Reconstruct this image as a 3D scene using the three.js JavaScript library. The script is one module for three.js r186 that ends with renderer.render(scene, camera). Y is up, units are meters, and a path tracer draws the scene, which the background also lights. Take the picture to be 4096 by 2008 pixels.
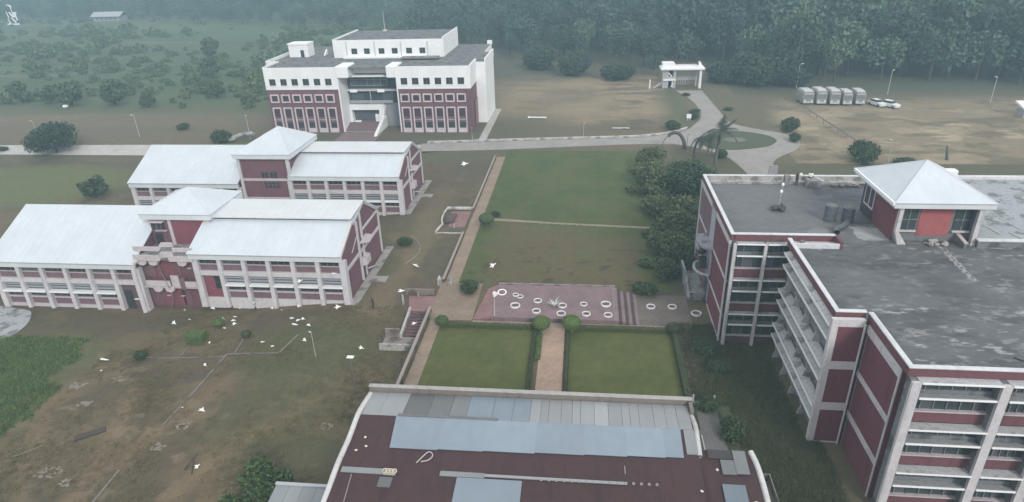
import * as THREE from 'three';
import { mergeGeometries } from 'three/addons/utils/BufferGeometryUtils.js';
import { RoundedBoxGeometry } from 'three/addons/geometries/RoundedBoxGeometry.js';
import { MarchingCubes } from 'three/addons/objects/MarchingCubes.js';

// ---------------------------------------------------------------- camera, sky, sun, exposure, haze
const scene = new THREE.Scene();
const camera = new THREE.PerspectiveCamera(42.33, 1024 / 502, 0.5, 4000);
camera.position.set(0, 40, 0);
camera.up.set(-0.01909, 0.8996, -0.4363);
camera.lookAt(-10.766, 40 - 43.569, -89.364);
camera.updateMatrixWorld();

const renderer = new THREE.WebGLRenderer({ antialias: true });
renderer.setSize(1024, 502);
renderer.toneMapping = THREE.LinearToneMapping;
renderer.toneMappingExposure = 1.52;
renderer.shadowMap.enabled = true;

const SUN_DIR = new THREE.Vector3(0.42, 0.54, 0.76).normalize();
const sun = new THREE.DirectionalLight(new THREE.Color(1.0, 0.965, 0.91), 1.5);
sun.position.copy(SUN_DIR).multiplyScalar(300).add(new THREE.Vector3(-20, 0, -90));
sun.target.position.set(-20, 0, -90);
sun.castShadow = true;
sun.shadow.radius = 26;
sun.shadow.mapSize.set(2048, 2048);
Object.assign(sun.shadow.camera, { left: -170, right: 170, top: 170, bottom: -170, near: 1, far: 700 });
scene.add(sun, sun.target);

// seeded noise
function rng(seed) { let s = seed >>> 0; return () => { s = (s + 0x6D2B79F5) >>> 0; let t = s; t = Math.imul(t ^ (t >>> 15), t | 1); t ^= t + Math.imul(t ^ (t >>> 7), t | 61); return ((t ^ (t >>> 14)) >>> 0) / 4294967296; }; }
const hsh = (x, y, s) => { let h = Math.imul(x, 374761393) + Math.imul(y, 668265263) + Math.imul(s, 1442695041); h = Math.imul(h ^ (h >>> 13), 1274126177); return ((h ^ (h >>> 16)) >>> 0) / 4294967296; };
function vn(x, y, s, per = 0) {
  const xi = Math.floor(x), yi = Math.floor(y); let fx = x - xi, fy = y - yi;
  fx = fx * fx * (3 - 2 * fx); fy = fy * fy * (3 - 2 * fy);
  const w = per ? (v) => ((v % per) + per) % per : (v) => v;
  const a = hsh(w(xi), w(yi), s), b = hsh(w(xi + 1), w(yi), s), c = hsh(w(xi), w(yi + 1), s), d = hsh(w(xi + 1), w(yi + 1), s);
  return a + (b - a) * fx + (c - a) * fy + (a - b - c + d) * fx * fy;
}
function fbm(x, y, s, oct = 4) { let v = 0, a = 0.5, t = 0; for (let i = 0; i < oct; i++) { v += a * vn(x, y, s + i * 17); t += a; x *= 2.03; y *= 2.03; a *= 0.5; } return v / t; }
const clamp = (v, a = 0, b = 1) => Math.min(b, Math.max(a, v));
const sm = (a, b, v) => { const t = clamp((v - a) / (b - a)); return t * t * (3 - 2 * t); };
const mix3 = (a, b, t) => [a[0] + (b[0] - a[0]) * t, a[1] + (b[1] - a[1]) * t, a[2] + (b[2] - a[2]) * t];

{ // overcast sky: an even veil of cloud, a little brighter overhead
  const W = 256, Hh = 128, d = new Float32Array(W * Hh * 4);
  for (let j = 0; j < Hh; j++) for (let i = 0; i < W; i++) {
    const el = ((j + 0.5) / Hh - 0.5) * Math.PI, az = (i / W) * Math.PI * 2;
    const cx = Math.cos(el) * Math.cos(az), cz = Math.cos(el) * Math.sin(az), cy = Math.sin(el);
    let v = 0.56 + 0.22 * Math.max(0, cy);
    v *= 0.93 + 0.14 * fbm(cx * 3 / (0.35 + Math.abs(cy)) + 9, cz * 3 / (0.35 + Math.abs(cy)) + 4, 5, 4);
    const c = [v * 0.97, v * 1.0, v * 1.05];
    if (cy < 0) { c[0] *= 0.6; c[1] *= 0.6; c[2] *= 0.6; }
    d.set([c[0], c[1], c[2], 1], (j * W + i) * 4);
  }
  const t = new THREE.DataTexture(d, W, Hh, THREE.RGBAFormat, THREE.FloatType);
  t.mapping = THREE.EquirectangularReflectionMapping; t.magFilter = THREE.LinearFilter; t.minFilter = THREE.LinearFilter; t.wrapS = THREE.RepeatWrapping; t.needsUpdate = true;
  scene.background = t; scene.environment = t; scene.environmentIntensity = 1;
}
scene.fog = new THREE.FogExp2(new THREE.Color().setRGB(0.59, 0.885, 1.0), 0.00102);

// ---------------------------------------------------------------- helpers
const used = new Map();
function numbered(n) { const k = used.get(n) || 0; used.set(n, k + 1); return k ? `${n}_${String(k).padStart(3, '0')}` : n; }
const BASE = new WeakMap();
function tag(o, label, category, group, kind) { if (label) o.userData.label = label; if (category) o.userData.category = category; if (group) o.userData.group = group; if (kind) o.userData.kind = kind; return o; }
function thing(name, label, category, pos = [0, 0, 0], group) {
  const o = new THREE.Group(); o.name = numbered(name); o.position.set(...pos); BASE.set(o, pos); scene.add(o);
  return tag(o, label, category, group);
}
function uvm(g) { // uv in metres from the place of each face
  const p = g.attributes.position, uv = new Float32Array(p.count * 2), a = new THREE.Vector3(), b = new THREE.Vector3(), c = new THREE.Vector3();
  for (let i = 0; i < p.count; i += 3) {
    a.fromBufferAttribute(p, i); b.fromBufferAttribute(p, i + 1); c.fromBufferAttribute(p, i + 2);
    b.sub(a); c.sub(a); b.cross(c); const x = Math.abs(b.x), y = Math.abs(b.y), z = Math.abs(b.z);
    for (let k = 0; k < 3; k++) {
      const X = p.getX(i + k), Y = p.getY(i + k), Z = p.getZ(i + k);
      if (y >= x && y >= z) uv.set([X, -Z], (i + k) * 2); else if (x > z) uv.set([Z, Y], (i + k) * 2); else uv.set([X, Y], (i + k) * 2);
    }
  }
  g.setAttribute('uv', new THREE.BufferAttribute(uv, 2)); return g;
}
function clean(g) { let o = g.index ? g.toNonIndexed() : g; for (const k of Object.keys(o.attributes)) if (!['position', 'normal', 'uv', 'color'].includes(k)) o.deleteAttribute(k); return o; }
function join(gs) { gs = [].concat(gs).map(clean); if (gs.some((g) => !g.attributes.uv)) gs.forEach((g) => g.deleteAttribute('uv')); return gs.length > 1 ? mergeGeometries(gs) : gs[0]; }
function part(parent, name, gs, mat, label) { // a mesh under a thing (or under a part), given in world coordinates
  const g = uvm(join(gs)); const b = BASE.get(parent) || [0, 0, 0]; g.translate(-b[0], -b[1], -b[2]);
  const m = new THREE.Mesh(g, mat); m.name = name; m.castShadow = m.receiveShadow = true; BASE.set(m, b); parent.add(m);
  if (label) m.userData.label = label; return m;
}
function solo(name, gs, mat, label, category, base, group) { // a thing that is one mesh
  const g = uvm(join(gs)); if (base) g.translate(-base[0], -base[1], -base[2]);
  const m = new THREE.Mesh(g, mat); m.name = numbered(name); if (base) m.position.set(...base); m.castShadow = m.receiveShadow = true; BASE.set(m, base || [0, 0, 0]); scene.add(m);
  return tag(m, label, category, group);
}
function struct(name, gs, mat, label) { const m = solo(name, gs, mat); m.userData.kind = 'structure'; if (label) m.userData.label = label; return m; }
function copy(src, pos, turn, label, scale = 1) {
  const c = src.clone(); c.name = numbered(src.name.replace(/_\d{3}$/, '')); c.position.set(...pos); c.rotation.y = turn;
  if (Array.isArray(scale)) c.scale.set(...scale); else c.scale.setScalar(scale);
  c.userData = { ...src.userData }; if (label) c.userData.label = label; BASE.set(c, pos); scene.add(c); return c;
}
const bx = (x0, x1, y0, y1, z0, z1) => new THREE.BoxGeometry(Math.abs(x1 - x0), Math.abs(y1 - y0), Math.abs(z1 - z0)).translate((x0 + x1) / 2, (y0 + y1) / 2, (z0 + z1) / 2);
const rbx = (x0, x1, y0, y1, z0, z1, r = 0.05, s = 2) => new RoundedBoxGeometry(Math.abs(x1 - x0), Math.abs(y1 - y0), Math.abs(z1 - z0), s, r).translate((x0 + x1) / 2, (y0 + y1) / 2, (z0 + z1) / 2);
const shp = (pts) => new THREE.Shape(pts.map((p) => new THREE.Vector2(p[0], p[1])));
const ext = (s, d, bev = 0) => new THREE.ExtrudeGeometry(s, { depth: d, bevelEnabled: bev > 0, bevelSize: bev, bevelThickness: bev, bevelSegments: 1, curveSegments: 8 });
const prismX = (zy, x0, x1) => ext(shp(zy.map(([z, y]) => [-z, y])), x1 - x0).rotateY(Math.PI / 2).translate(x0, 0, 0);
const prismZ = (xy, z0, z1) => ext(shp(xy), z1 - z0).translate(0, 0, z0);
const prismY = (xz, y0, y1, holes = []) => { const s = shp(xz.map(([x, z]) => [x, -z])); holes.forEach((h) => s.holes.push(new THREE.Path(h.map(([x, z]) => new THREE.Vector2(x, -z))))); return ext(s, y1 - y0).rotateX(-Math.PI / 2).translate(0, y0, 0); };
const V = (a) => new THREE.Vector3(...a);
function rod(a, b, r0, r1 = r0, seg = 8) { const A = V(a), B = V(b), L = A.distanceTo(B); const g = new THREE.CylinderGeometry(r1, r0, L, seg); g.translate(0, L / 2, 0); g.applyQuaternion(new THREE.Quaternion().setFromUnitVectors(new THREE.Vector3(0, 1, 0), B.clone().sub(A).normalize())); return g.translate(...a); }
function tube(pts, r, seg = 20, rad = 6) { return new THREE.TubeGeometry(new THREE.CatmullRomCurve3(pts.map(V)), seg, r, rad, false); }
function slab(q, t) { // thick plate: q is a ring of corners seen from above, t its thickness (downwards)
  const n = q.length, A = V(q[0]), nr = V(q[1]).sub(A).cross(V(q[2]).sub(A)).normalize(); if (nr.y < 0) nr.negate();
  const top = q.map(V), bot = q.map((p) => V(p).addScaledVector(nr, -t)), tri = [];
  for (let i = 1; i < n - 1; i++) tri.push(top[0], top[i], top[i + 1], bot[0], bot[i + 1], bot[i]);
  for (let i = 0; i < n; i++) { const j = (i + 1) % n; tri.push(top[i], bot[i], bot[j], top[i], bot[j], top[j]); }
  const g = new THREE.BufferGeometry(); g.setAttribute('position', new THREE.Float32BufferAttribute(tri.flatMap((v) => [v.x, v.y, v.z]), 3)); g.computeVertexNormals(); return g;
}
const smooth = (pts, n = 6, closed = false) => new THREE.CatmullRomCurve3(pts.map(([x, z]) => new THREE.Vector3(x, 0, z)), closed, 'catmullrom', 0.4).getPoints(pts.length * n).map((p) => [p.x, p.z]);

// ---------------------------------------------------------------- materials
function tile(fn, metres, n = 256) { // grey tile that repeats every «metres»
  const d = new Uint8Array(n * n * 4);
  for (let j = 0; j < n; j++) for (let i = 0; i < n; i++) { const v = clamp(fn(i / n, j / n)) * 255; d.set([v, v, v, 255], (j * n + i) * 4); }
  const t = new THREE.DataTexture(d, n, n); t.wrapS = t.wrapT = THREE.RepeatWrapping; t.magFilter = THREE.LinearFilter; t.minFilter = THREE.LinearMipmapLinearFilter; t.generateMipmaps = true; t.repeat.set(1 / metres, 1 / metres); t.needsUpdate = true; return t;
}
const srgb = (t) => { t.colorSpace = THREE.SRGBColorSpace; return t; };
const tn = (u, v, f, s) => vn(u * f, v * f, s, f);
const T = {
  plaster: srgb(tile((u, v) => 0.97 - 0.10 * tn(u, v, 5, 3) * tn(u, v, 17, 4) - 0.07 * tn(u, v, 64, 5) - 0.12 * sm(0.66, 0.9, vn(u * 24, v * 3, 6, 24)) * tn(u, v, 7, 8), 7)),
  concrete: srgb(tile((u, v) => 0.98 - 0.25 * sm(0.4, 0.75, 0.6 * tn(u, v, 6, 13) + 0.4 * tn(u, v, 19, 14)) - 0.12 * tn(u, v, 48, 15) - 0.08 * tn(u, v, 120, 16), 6)),
  sheet: srgb(tile((u, v) => 0.99 - 0.03 * tn(u, v, 4, 23) - 0.025 * tn(u, v, 16, 24) - 0.02 * vn(u * 30, v * 2, 25, 30), 9)),
  road: srgb(tile((u, v) => 0.99 - 0.07 * tn(u, v, 5, 27) - 0.06 * tn(u, v, 23, 28) - 0.08 * tn(u, v, 90, 29), 11)),
  grit: srgb(tile((u, v) => 0.99 - 0.07 * tn(u, v, 6, 33) - 0.09 * tn(u, v, 31, 34) - 0.11 * tn(u, v, 110, 35), 7)),
  grass: srgb(tile((u, v) => 0.98 - 0.22 * tn(u, v, 7, 43) - 0.3 * tn(u, v, 36, 44) - 0.25 * tn(u, v, 115, 45), 3.5)),
  turf: srgb(tile((u, v) => 0.99 - 0.07 * tn(u, v, 7, 43) - 0.1 * tn(u, v, 36, 44) - 0.1 * tn(u, v, 115, 45), 3.5)),
  rough: tile((u, v) => 0.62 + 0.2 * tn(u, v, 11, 53) + 0.18 * tn(u, v, 47, 54), 5),
  bump: tile((u, v) => 0.5 * tn(u, v, 12, 63) + 0.3 * tn(u, v, 40, 64) + 0.2 * tn(u, v, 120, 65), 4),
};
const mats = new Map();
function M(r, g, b, o = {}) {
  const key = [r, g, b, JSON.stringify({ ...o, map: o.map && o.map.uuid, bumpMap: o.bumpMap && o.bumpMap.uuid, roughnessMap: undefined })].join();
  if (!mats.has(key)) { const { ...rest } = o; const m = new THREE.MeshStandardMaterial({ roughness: 0.8, ...rest }); m.color.setRGB(r, g, b); mats.set(key, m); }
  return mats.get(key);
}
const W = {
  white: M(0.88, 0.885, 0.89, { map: T.sheet, roughness: 0.75, bumpMap: T.bump, bumpScale: 0.004 }),
  trim: M(0.66, 0.63, 0.645, { map: T.plaster, roughness: 0.75 }),
  pinkwhite: M(0.62, 0.55, 0.57, { map: T.plaster, roughness: 0.8 }),
  maroon: M(0.2, 0.092, 0.114, { map: T.plaster, roughness: 0.92, bumpMap: T.bump, bumpScale: 0.004 }),
  red: M(0.25, 0.075, 0.1, { map: T.plaster, roughness: 0.8 }),
  mauve: M(0.21, 0.125, 0.145, { map: T.plaster, roughness: 0.8 }),
  dark: M(0.04, 0.043, 0.05, { roughness: 0.3 }),
  glass: M(0.03, 0.036, 0.042, { roughness: 0.12 }),
  greyglass: M(0.09, 0.095, 0.11, { roughness: 0.2 }),
  roofwhite: M(0.61, 0.65, 0.685, { map: T.sheet, roughness: 0.5 }),
  concrete: M(0.34, 0.34, 0.34, { map: T.concrete, roughness: 0.85, bumpMap: T.bump, bumpScale: 0.01 }),
  palecon: M(0.5, 0.48, 0.46, { map: T.concrete, roughness: 0.85, bumpMap: T.bump, bumpScale: 0.008 }),
  louvre: M(0.3, 0.315, 0.34, { map: T.sheet, roughness: 0.6 }),
  steel: M(0.45, 0.46, 0.47, { roughness: 0.45, metalness: 0.4 }),
  rail: M(0.16, 0.15, 0.15, { roughness: 0.6 }),
};

// ---------------------------------------------------------------- ground
const S1 = (t) => { t = clamp(t); return t * t * (3 - 2 * t); };
function terr(x, z) { // the ground falls away gently towards the teaching blocks on the left, and below the stair by the walkway
  let h = -1.8 * S1((-x - 27) / 23) * (1 - S1((-z - 126) / 14));
  h += -1.1 * S1((-18.12 - x) / 0.5) * (1 - S1((-x - 23) / 7)) * S1((z + 65.5) / 4) * (1 - S1((z + 46) / 6));
  return h;
}
const inEll = (x, z, cx, cz, rx, rz) => { const a = (x - cx) / rx, b = (z - cz) / rz; return a * a + b * b; };
function seg(x, z, ax, az, bx2, bz) { const dx = bx2 - ax, dz = bz - az, t = clamp(((x - ax) * dx + (z - az) * dz) / (dx * dx + dz * dz)); return Math.hypot(x - ax - t * dx, z - az - t * dz); }
function groundColour(x, z) {
  const n1 = fbm(x * 0.045, z * 0.045, 101, 5), n2 = fbm(x * 0.22, z * 0.22, 131, 4), n3 = fbm(x * 1.1, z * 1.1, 171, 3), n4 = vn(x * 4.3, z * 4.3, 191);
  const streak = fbm(x * 0.13 + 7, z * 0.24, 211, 5);
  let c = mix3([0.098, 0.079, 0.06], [0.082, 0.08, 0.05], sm(0.42, 0.62, n1 * 0.6 + n2 * 0.4));
  const put = (col, t) => { c = mix3(c, col, clamp(t)); };
  const w = (n2 - 0.5) * 5 + (n1 - 0.5) * 6;                       // wobble for soft outlines, in metres
  if (z > -128) {
    put([0.145, 0.112, 0.08], sm(0.5, 0.64, n2) * 0.6); put([0.09, 0.1, 0.05], sm(-53.5, -56, x + w * 0.35) * sm(-61, -58, z + w * 0.2) * sm(-36, -41, z + w * 0.4 + (x + 55) * 0.1) * 0.9); for (const [ax, az, bX, bz] of [[-54, -47, -46, -34], [-47, -52, -42, -36], [-36, -52, -43, -34], [-28, -52, -33, -36], [-62, -66.5, -30, -66]]) put([0.185, 0.145, 0.105], sm(1.3, 0.1, seg(x, z, ax, az, bX, bz) + w * 0.3 + (n3 - 0.5) * 1.5) * 0.45);
    put([0.07, 0.06, 0.047], sm(0.6, 0.72, fbm(x * 0.5 + 3, z * 0.9, 301, 4)) * 0.5);
    put([0.2, 0.17, 0.13], sm(0.66, 0.74, fbm(x * 0.35 + 31, z * 0.5, 331, 4)) * 0.5 * sm(-62, -52, z));
    put([0.07, 0.085, 0.042], sm(3, -3, inEll(x, z, -30, -57, 7, 5) * 4 - 4 + w) * 0.75);
    put([0.072, 0.085, 0.045], sm(3, -3, inEll(x, z, -27, -47, 8, 9) * 4 - 3 + w) * 0.6);
    put([0.17, 0.135, 0.1], sm(1.6, 0.2, seg(x, z, -33, -36, -26, -49) + w * 0.25) * 0.55);  // worn track
    put([0.15, 0.12, 0.09], sm(2.2, 0.4, seg(x, z, -56, -44, -52, -54) + w * 0.3) * 0.5);
    put([0.14, 0.12, 0.095], sm(4, 1, seg(x, z, -25, -105, -23.5, -80) + w * 0.4) * 0.8);   // bare yard right of the blocks
    put([0.165, 0.135, 0.105], sm(3, 0.5, seg(x, z, -24, -80, -25, -66) + w * 0.3) * 0.8);
    put([0.09, 0.1, 0.058], sm(1.2, 0.4, inEll(x, z, -26.3, -76.8, 1.7, 3.6) + w * 0.05) * 0.8);
    put([0.075, 0.072, 0.055], sm(1.3, 0.5, inEll(x, z, -21.5, -118, 4, 6) + w * 0.08) * 0.7);
    put([0.08, 0.078, 0.056], sm(1.2, 0.7, inEll(x, z, -19.9, -80, 2.2, 7) + w * 0.05) * 0.8);
    put([0.105, 0.125, 0.055], sm(1.3, 0.5, inEll(x, z, -112, -112, 24, 13) + w * 0.05) * 0.95); // pale green meadow on the left
    put([0.075, 0.075, 0.055], sm(3, 0, Math.abs(z + 126) + w * 0.5) * (x < -60 ? 0.7 : 0));
    if (x > 6) {
      put([0.06, 0.08, 0.038], sm(9.6, 11.2, x + w * 0.25) * sm(-64, -60.5, z) * sm(22, 17, x + w * 0.2) * 0.95);
      put([0.055, 0.055, 0.035], sm(-46, -40, z) * sm(12, 14, x) * 0.6);
      put([0.055, 0.07, 0.036], sm(8.5, 10.5, x + w * 0.3) * sm(-70, -74, z) * sm(-122, -116, z) * sm(22, 18, x) * 0.9);
      put([0.082, 0.088, 0.055], sm(15, 18, x) * sm(-98, -106, z) * 0.9);
    }
  }
  if (z <= -122) {
    put([0.125, 0.108, 0.084], sm(-124, -134, z) * 0.9);
    if (x < -40) {
      put([0.075, 0.1, 0.058], sm(-150, -172, z + w) * 0.95);
      put([0.056, 0.098, 0.05], sm(-165, -195, z + w * 2) * sm(-60, -110, x) * 0.9);
      put([0.04, 0.07, 0.04], sm(0.52, 0.66, fbm(x * 0.05, z * 0.12, 401, 4)) * sm(-165, -185, z) * 0.7);
      put([0.16, 0.17, 0.12], sm(0.7, 0.75, fbm(x * 0.02 + 5, z * 0.16, 431, 3)) * sm(-180, -195, z) * 0.5);
      put([0.2, 0.2, 0.15], sm(1.4, 0.5, seg(x, z, -185, -222, -150, -243) + w * 0.3) * 0.7);
      put([0.2, 0.2, 0.15], sm(1.4, 0.5, seg(x, z, -250, -230, -220, -238) + w * 0.3) * 0.6);
      put([0.16, 0.135, 0.105], sm(4, 1, seg(x, z, -180, -152, -135, -160) + w * 0.3) * 0.7);
      put([0.15, 0.125, 0.1], sm(9, 3, Math.abs(z + 156) + w) * (x < -75 ? 0.5 : 0.2));
      put([0.075, 0.08, 0.06], sm(1, 0.2, inEll(x, z, -60, -138, 30, 7)) * 0.6);
    } else {
      const sand = sm(0.3, 0.6, streak * 0.6 + n1 * 0.4);
      if (x < 22) {
        put([0.235, 0.198, 0.17], sm(-145, -162, z + w * 1.2) * (0.35 + 0.65 * sand) * sm(-34, -16, x + w * 1.5));
        put([0.26, 0.215, 0.17], sm(0.52, 0.62, fbm(x * 0.16 + 4, z * 0.26, 441, 5)) * sm(-146, -156, z) * sm(-10, 0, x) * 0.7);
        put([0.085, 0.09, 0.062], sm(-18, -6, -x + w - 18) * 0 + sm(0, -14, x + w) * sm(-170, -150, z) * 0.75);
        put([0.08, 0.066, 0.055], sm(0.56, 0.66, fbm(x * 0.16 + 14, z * 0.42, 461, 4)) * sm(3, 9, x) * sm(-142, -146, z) * 0.7);
        put([0.05, 0.06, 0.05], sm(-198, -212, z + w * 1.5) * 0.8);
      }
      put([0.082, 0.1, 0.062], sm(17, 23, x + w * 0.6) * sm(27, 24.5, -0 + x - (z + 150) * 0.02) * sm(-140, -143, z) * sm(-188, -186, z) * 0.85);
      put([0.11, 0.105, 0.075], sm(31, 33, x) * sm(-188, -184, z) * sm(52, 46, x + w * 0.4 + (z + 160) * 0.12) * 0.9);
      if (x > 40) {
        const f = sm(42, 50, x + w * 0.4 + (z + 160) * 0.2);
        put([0.215, 0.185, 0.162], f * sm(-180, -168, z));
        put([0.3, 0.265, 0.23], f * sm(0.5, 0.62, streak * 0.7 + n2 * 0.3) * sm(-172, -160, z) * 0.75);
        put([0.4, 0.36, 0.3], f * sm(0.64, 0.7, fbm(x * 0.16 + 2, z * 0.34, 481, 5)) * sm(-166, -150, z) * 0.65);
        put([0.09, 0.085, 0.06], f * sm(0.56, 0.66, fbm(x * 0.13 + 21, z * 0.24, 491, 5)) * 0.6);
        put([0.07, 0.08, 0.062], sm(-174, -188, z + w * 0.5));
      }
    }
  }
  const f = 0.72 + 0.22 * n3 + 0.2 * n4 + 0.18 * (hsh(Math.floor(x * 9), Math.floor(z * 9), 7) - 0.3);
  return [c[0] * f * 1.02, c[1] * f * 0.92, c[2] * f * 0.68];
}
const XK = [[-1500, 0], [-340, 0.004], [-80, 0.2], [-60, 0.26], [52, 0.86], [180, 0.996], [1500, 1]];
const xOfU = (u) => { for (let i = 1; i < XK.length; i++) if (u <= XK[i][1]) { const [x0, a] = XK[i - 1], [x1, b] = XK[i]; return x0 + (x1 - x0) * (u - a) / (b - a); } return 1500; };
const uOfX = (x) => { for (let i = 1; i < XK.length; i++) if (x <= XK[i][0]) { const [x0, a] = XK[i - 1], [x1, b] = XK[i]; return a + (b - a) * (x - x0) / (x1 - x0); } return 1; };
const LZ = Math.log(520 / 38);
const vOfZ = (z) => clamp(Math.log(Math.max(38, -z + 18) / 38) / LZ), zOfV = (v) => 18 - 38 * Math.exp(v * LZ);
{
  const N = 2048, d = new Uint8Array(N * N * 4), g = (v) => Math.round(255 * Math.pow(clamp(v), 1 / 2.2));
  for (let j = 0; j < N; j++) { const z = zOfV((j + 0.5) / N); for (let i = 0; i < N; i++) { const c = groundColour(xOfU((i + 0.5) / N), z); const k = (j * N + i) * 4; d[k] = g(c[0]); d[k + 1] = g(c[1]); d[k + 2] = g(c[2]); d[k + 3] = 255; } }
  const t = srgb(new THREE.DataTexture(d, N, N)); t.magFilter = THREE.LinearFilter; t.minFilter = THREE.LinearMipmapLinearFilter; t.generateMipmaps = true; t.needsUpdate = true;
  const xs = [], zs = []; const add = (a, x0, x1, st) => { for (let x = x0; x < x1 - 1e-6; x += st) a.push(x); };
  add(xs, -1500, -340, 290); add(xs, -340, -80, 10); add(xs, -80, -24, 1); add(xs, -24, -18.12, 0.8); xs.push(-18.12, -18, -17.85, -17.7, -17.5); add(xs, -17, 52, 1); add(xs, 52, 180, 8); add(xs, 180, 1501, 330);
  for (let v = 0; v <= 1.0001; v += 1 / 220) zs.push(zOfV(v)); zs.unshift(30, 0); zs.push(-700, -1500);
  zs.sort((a, b) => b - a); xs.sort((a, b) => a - b);
  const pos = [], uv = [], idx = [];
  for (const z of zs) for (const x of xs) { pos.push(x, terr(x, z) + (z < -126 || x < -80 ? 0 : 0), z); uv.push(uOfX(x), vOfZ(z)); }
  const nx = xs.length; for (let j = 0; j < zs.length - 1; j++) for (let i = 0; i < nx - 1; i++) { const a = j * nx + i; idx.push(a, a + 1, a + nx, a + 1, a + nx + 1, a + nx); }
  const geo = new THREE.BufferGeometry(); geo.setAttribute('position', new THREE.Float32BufferAttribute(pos, 3)); geo.setAttribute('uv', new THREE.Float32BufferAttribute(uv, 2)); geo.setIndex(idx); geo.computeVertexNormals();
  const m = new THREE.Mesh(geo, new THREE.MeshStandardMaterial({ map: t, roughness: 0.95 })); m.name = 'ground'; m.receiveShadow = true; m.userData.kind = 'structure'; scene.add(m);
}

// ---------------------------------------------------------------- roads, paths, lawns, terrace
const roadM = M(0.38, 0.35, 0.32, { map: T.road, roughness: 0.9 }), pathM = M(0.36, 0.27, 0.2, { map: T.grit, roughness: 0.9 }), paleM = M(0.5, 0.475, 0.44, { map: T.road, roughness: 0.9 });
const kerbM = M(0.66, 0.63, 0.6, { map: T.concrete, roughness: 0.85 }), terraM = M(0.33, 0.185, 0.175, { map: T.grit, roughness: 0.85, bumpMap: T.bump, bumpScale: 0.01 }), terra2M = M(0.275, 0.19, 0.2, { map: T.grit, roughness: 0.85, bumpMap: T.bump, bumpScale: 0.01 });
function strip(L, R, dy, n = 40, m = 6) { // a sheet between two edges that follows the ground
  const P = (pts, t) => { const f = t * (pts.length - 1), i = Math.min(pts.length - 2, Math.floor(f)), k = f - i; return [pts[i][0] + (pts[i + 1][0] - pts[i][0]) * k, pts[i][1] + (pts[i + 1][1] - pts[i][1]) * k]; };
  const pos = [], idx = [];
  for (let j = 0; j <= n; j++) { const a = P(L, j / n), b = P(R, j / n); for (let i = 0; i <= m; i++) { const x = a[0] + (b[0] - a[0]) * i / m, z = a[1] + (b[1] - a[1]) * i / m; pos.push(x, terr(x, z) + dy, z); } }
  for (let j = 0; j < n; j++) for (let i = 0; i < m; i++) { const a = j * (m + 1) + i; idx.push(a, a + 1, a + m + 1, a + 1, a + m + 2, a + m + 1); }
  const g = new THREE.BufferGeometry(); g.setAttribute('position', new THREE.Float32BufferAttribute(pos, 3)); g.setIndex(idx); g.computeVertexNormals();
  if (g.attributes.normal.getY(0) < 0) { const ix = g.index.array; for (let i = 0; i < ix.length; i += 3) { const t = ix[i]; ix[i] = ix[i + 1]; ix[i + 1] = t; } g.computeVertexNormals(); }
  return g;
}
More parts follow.
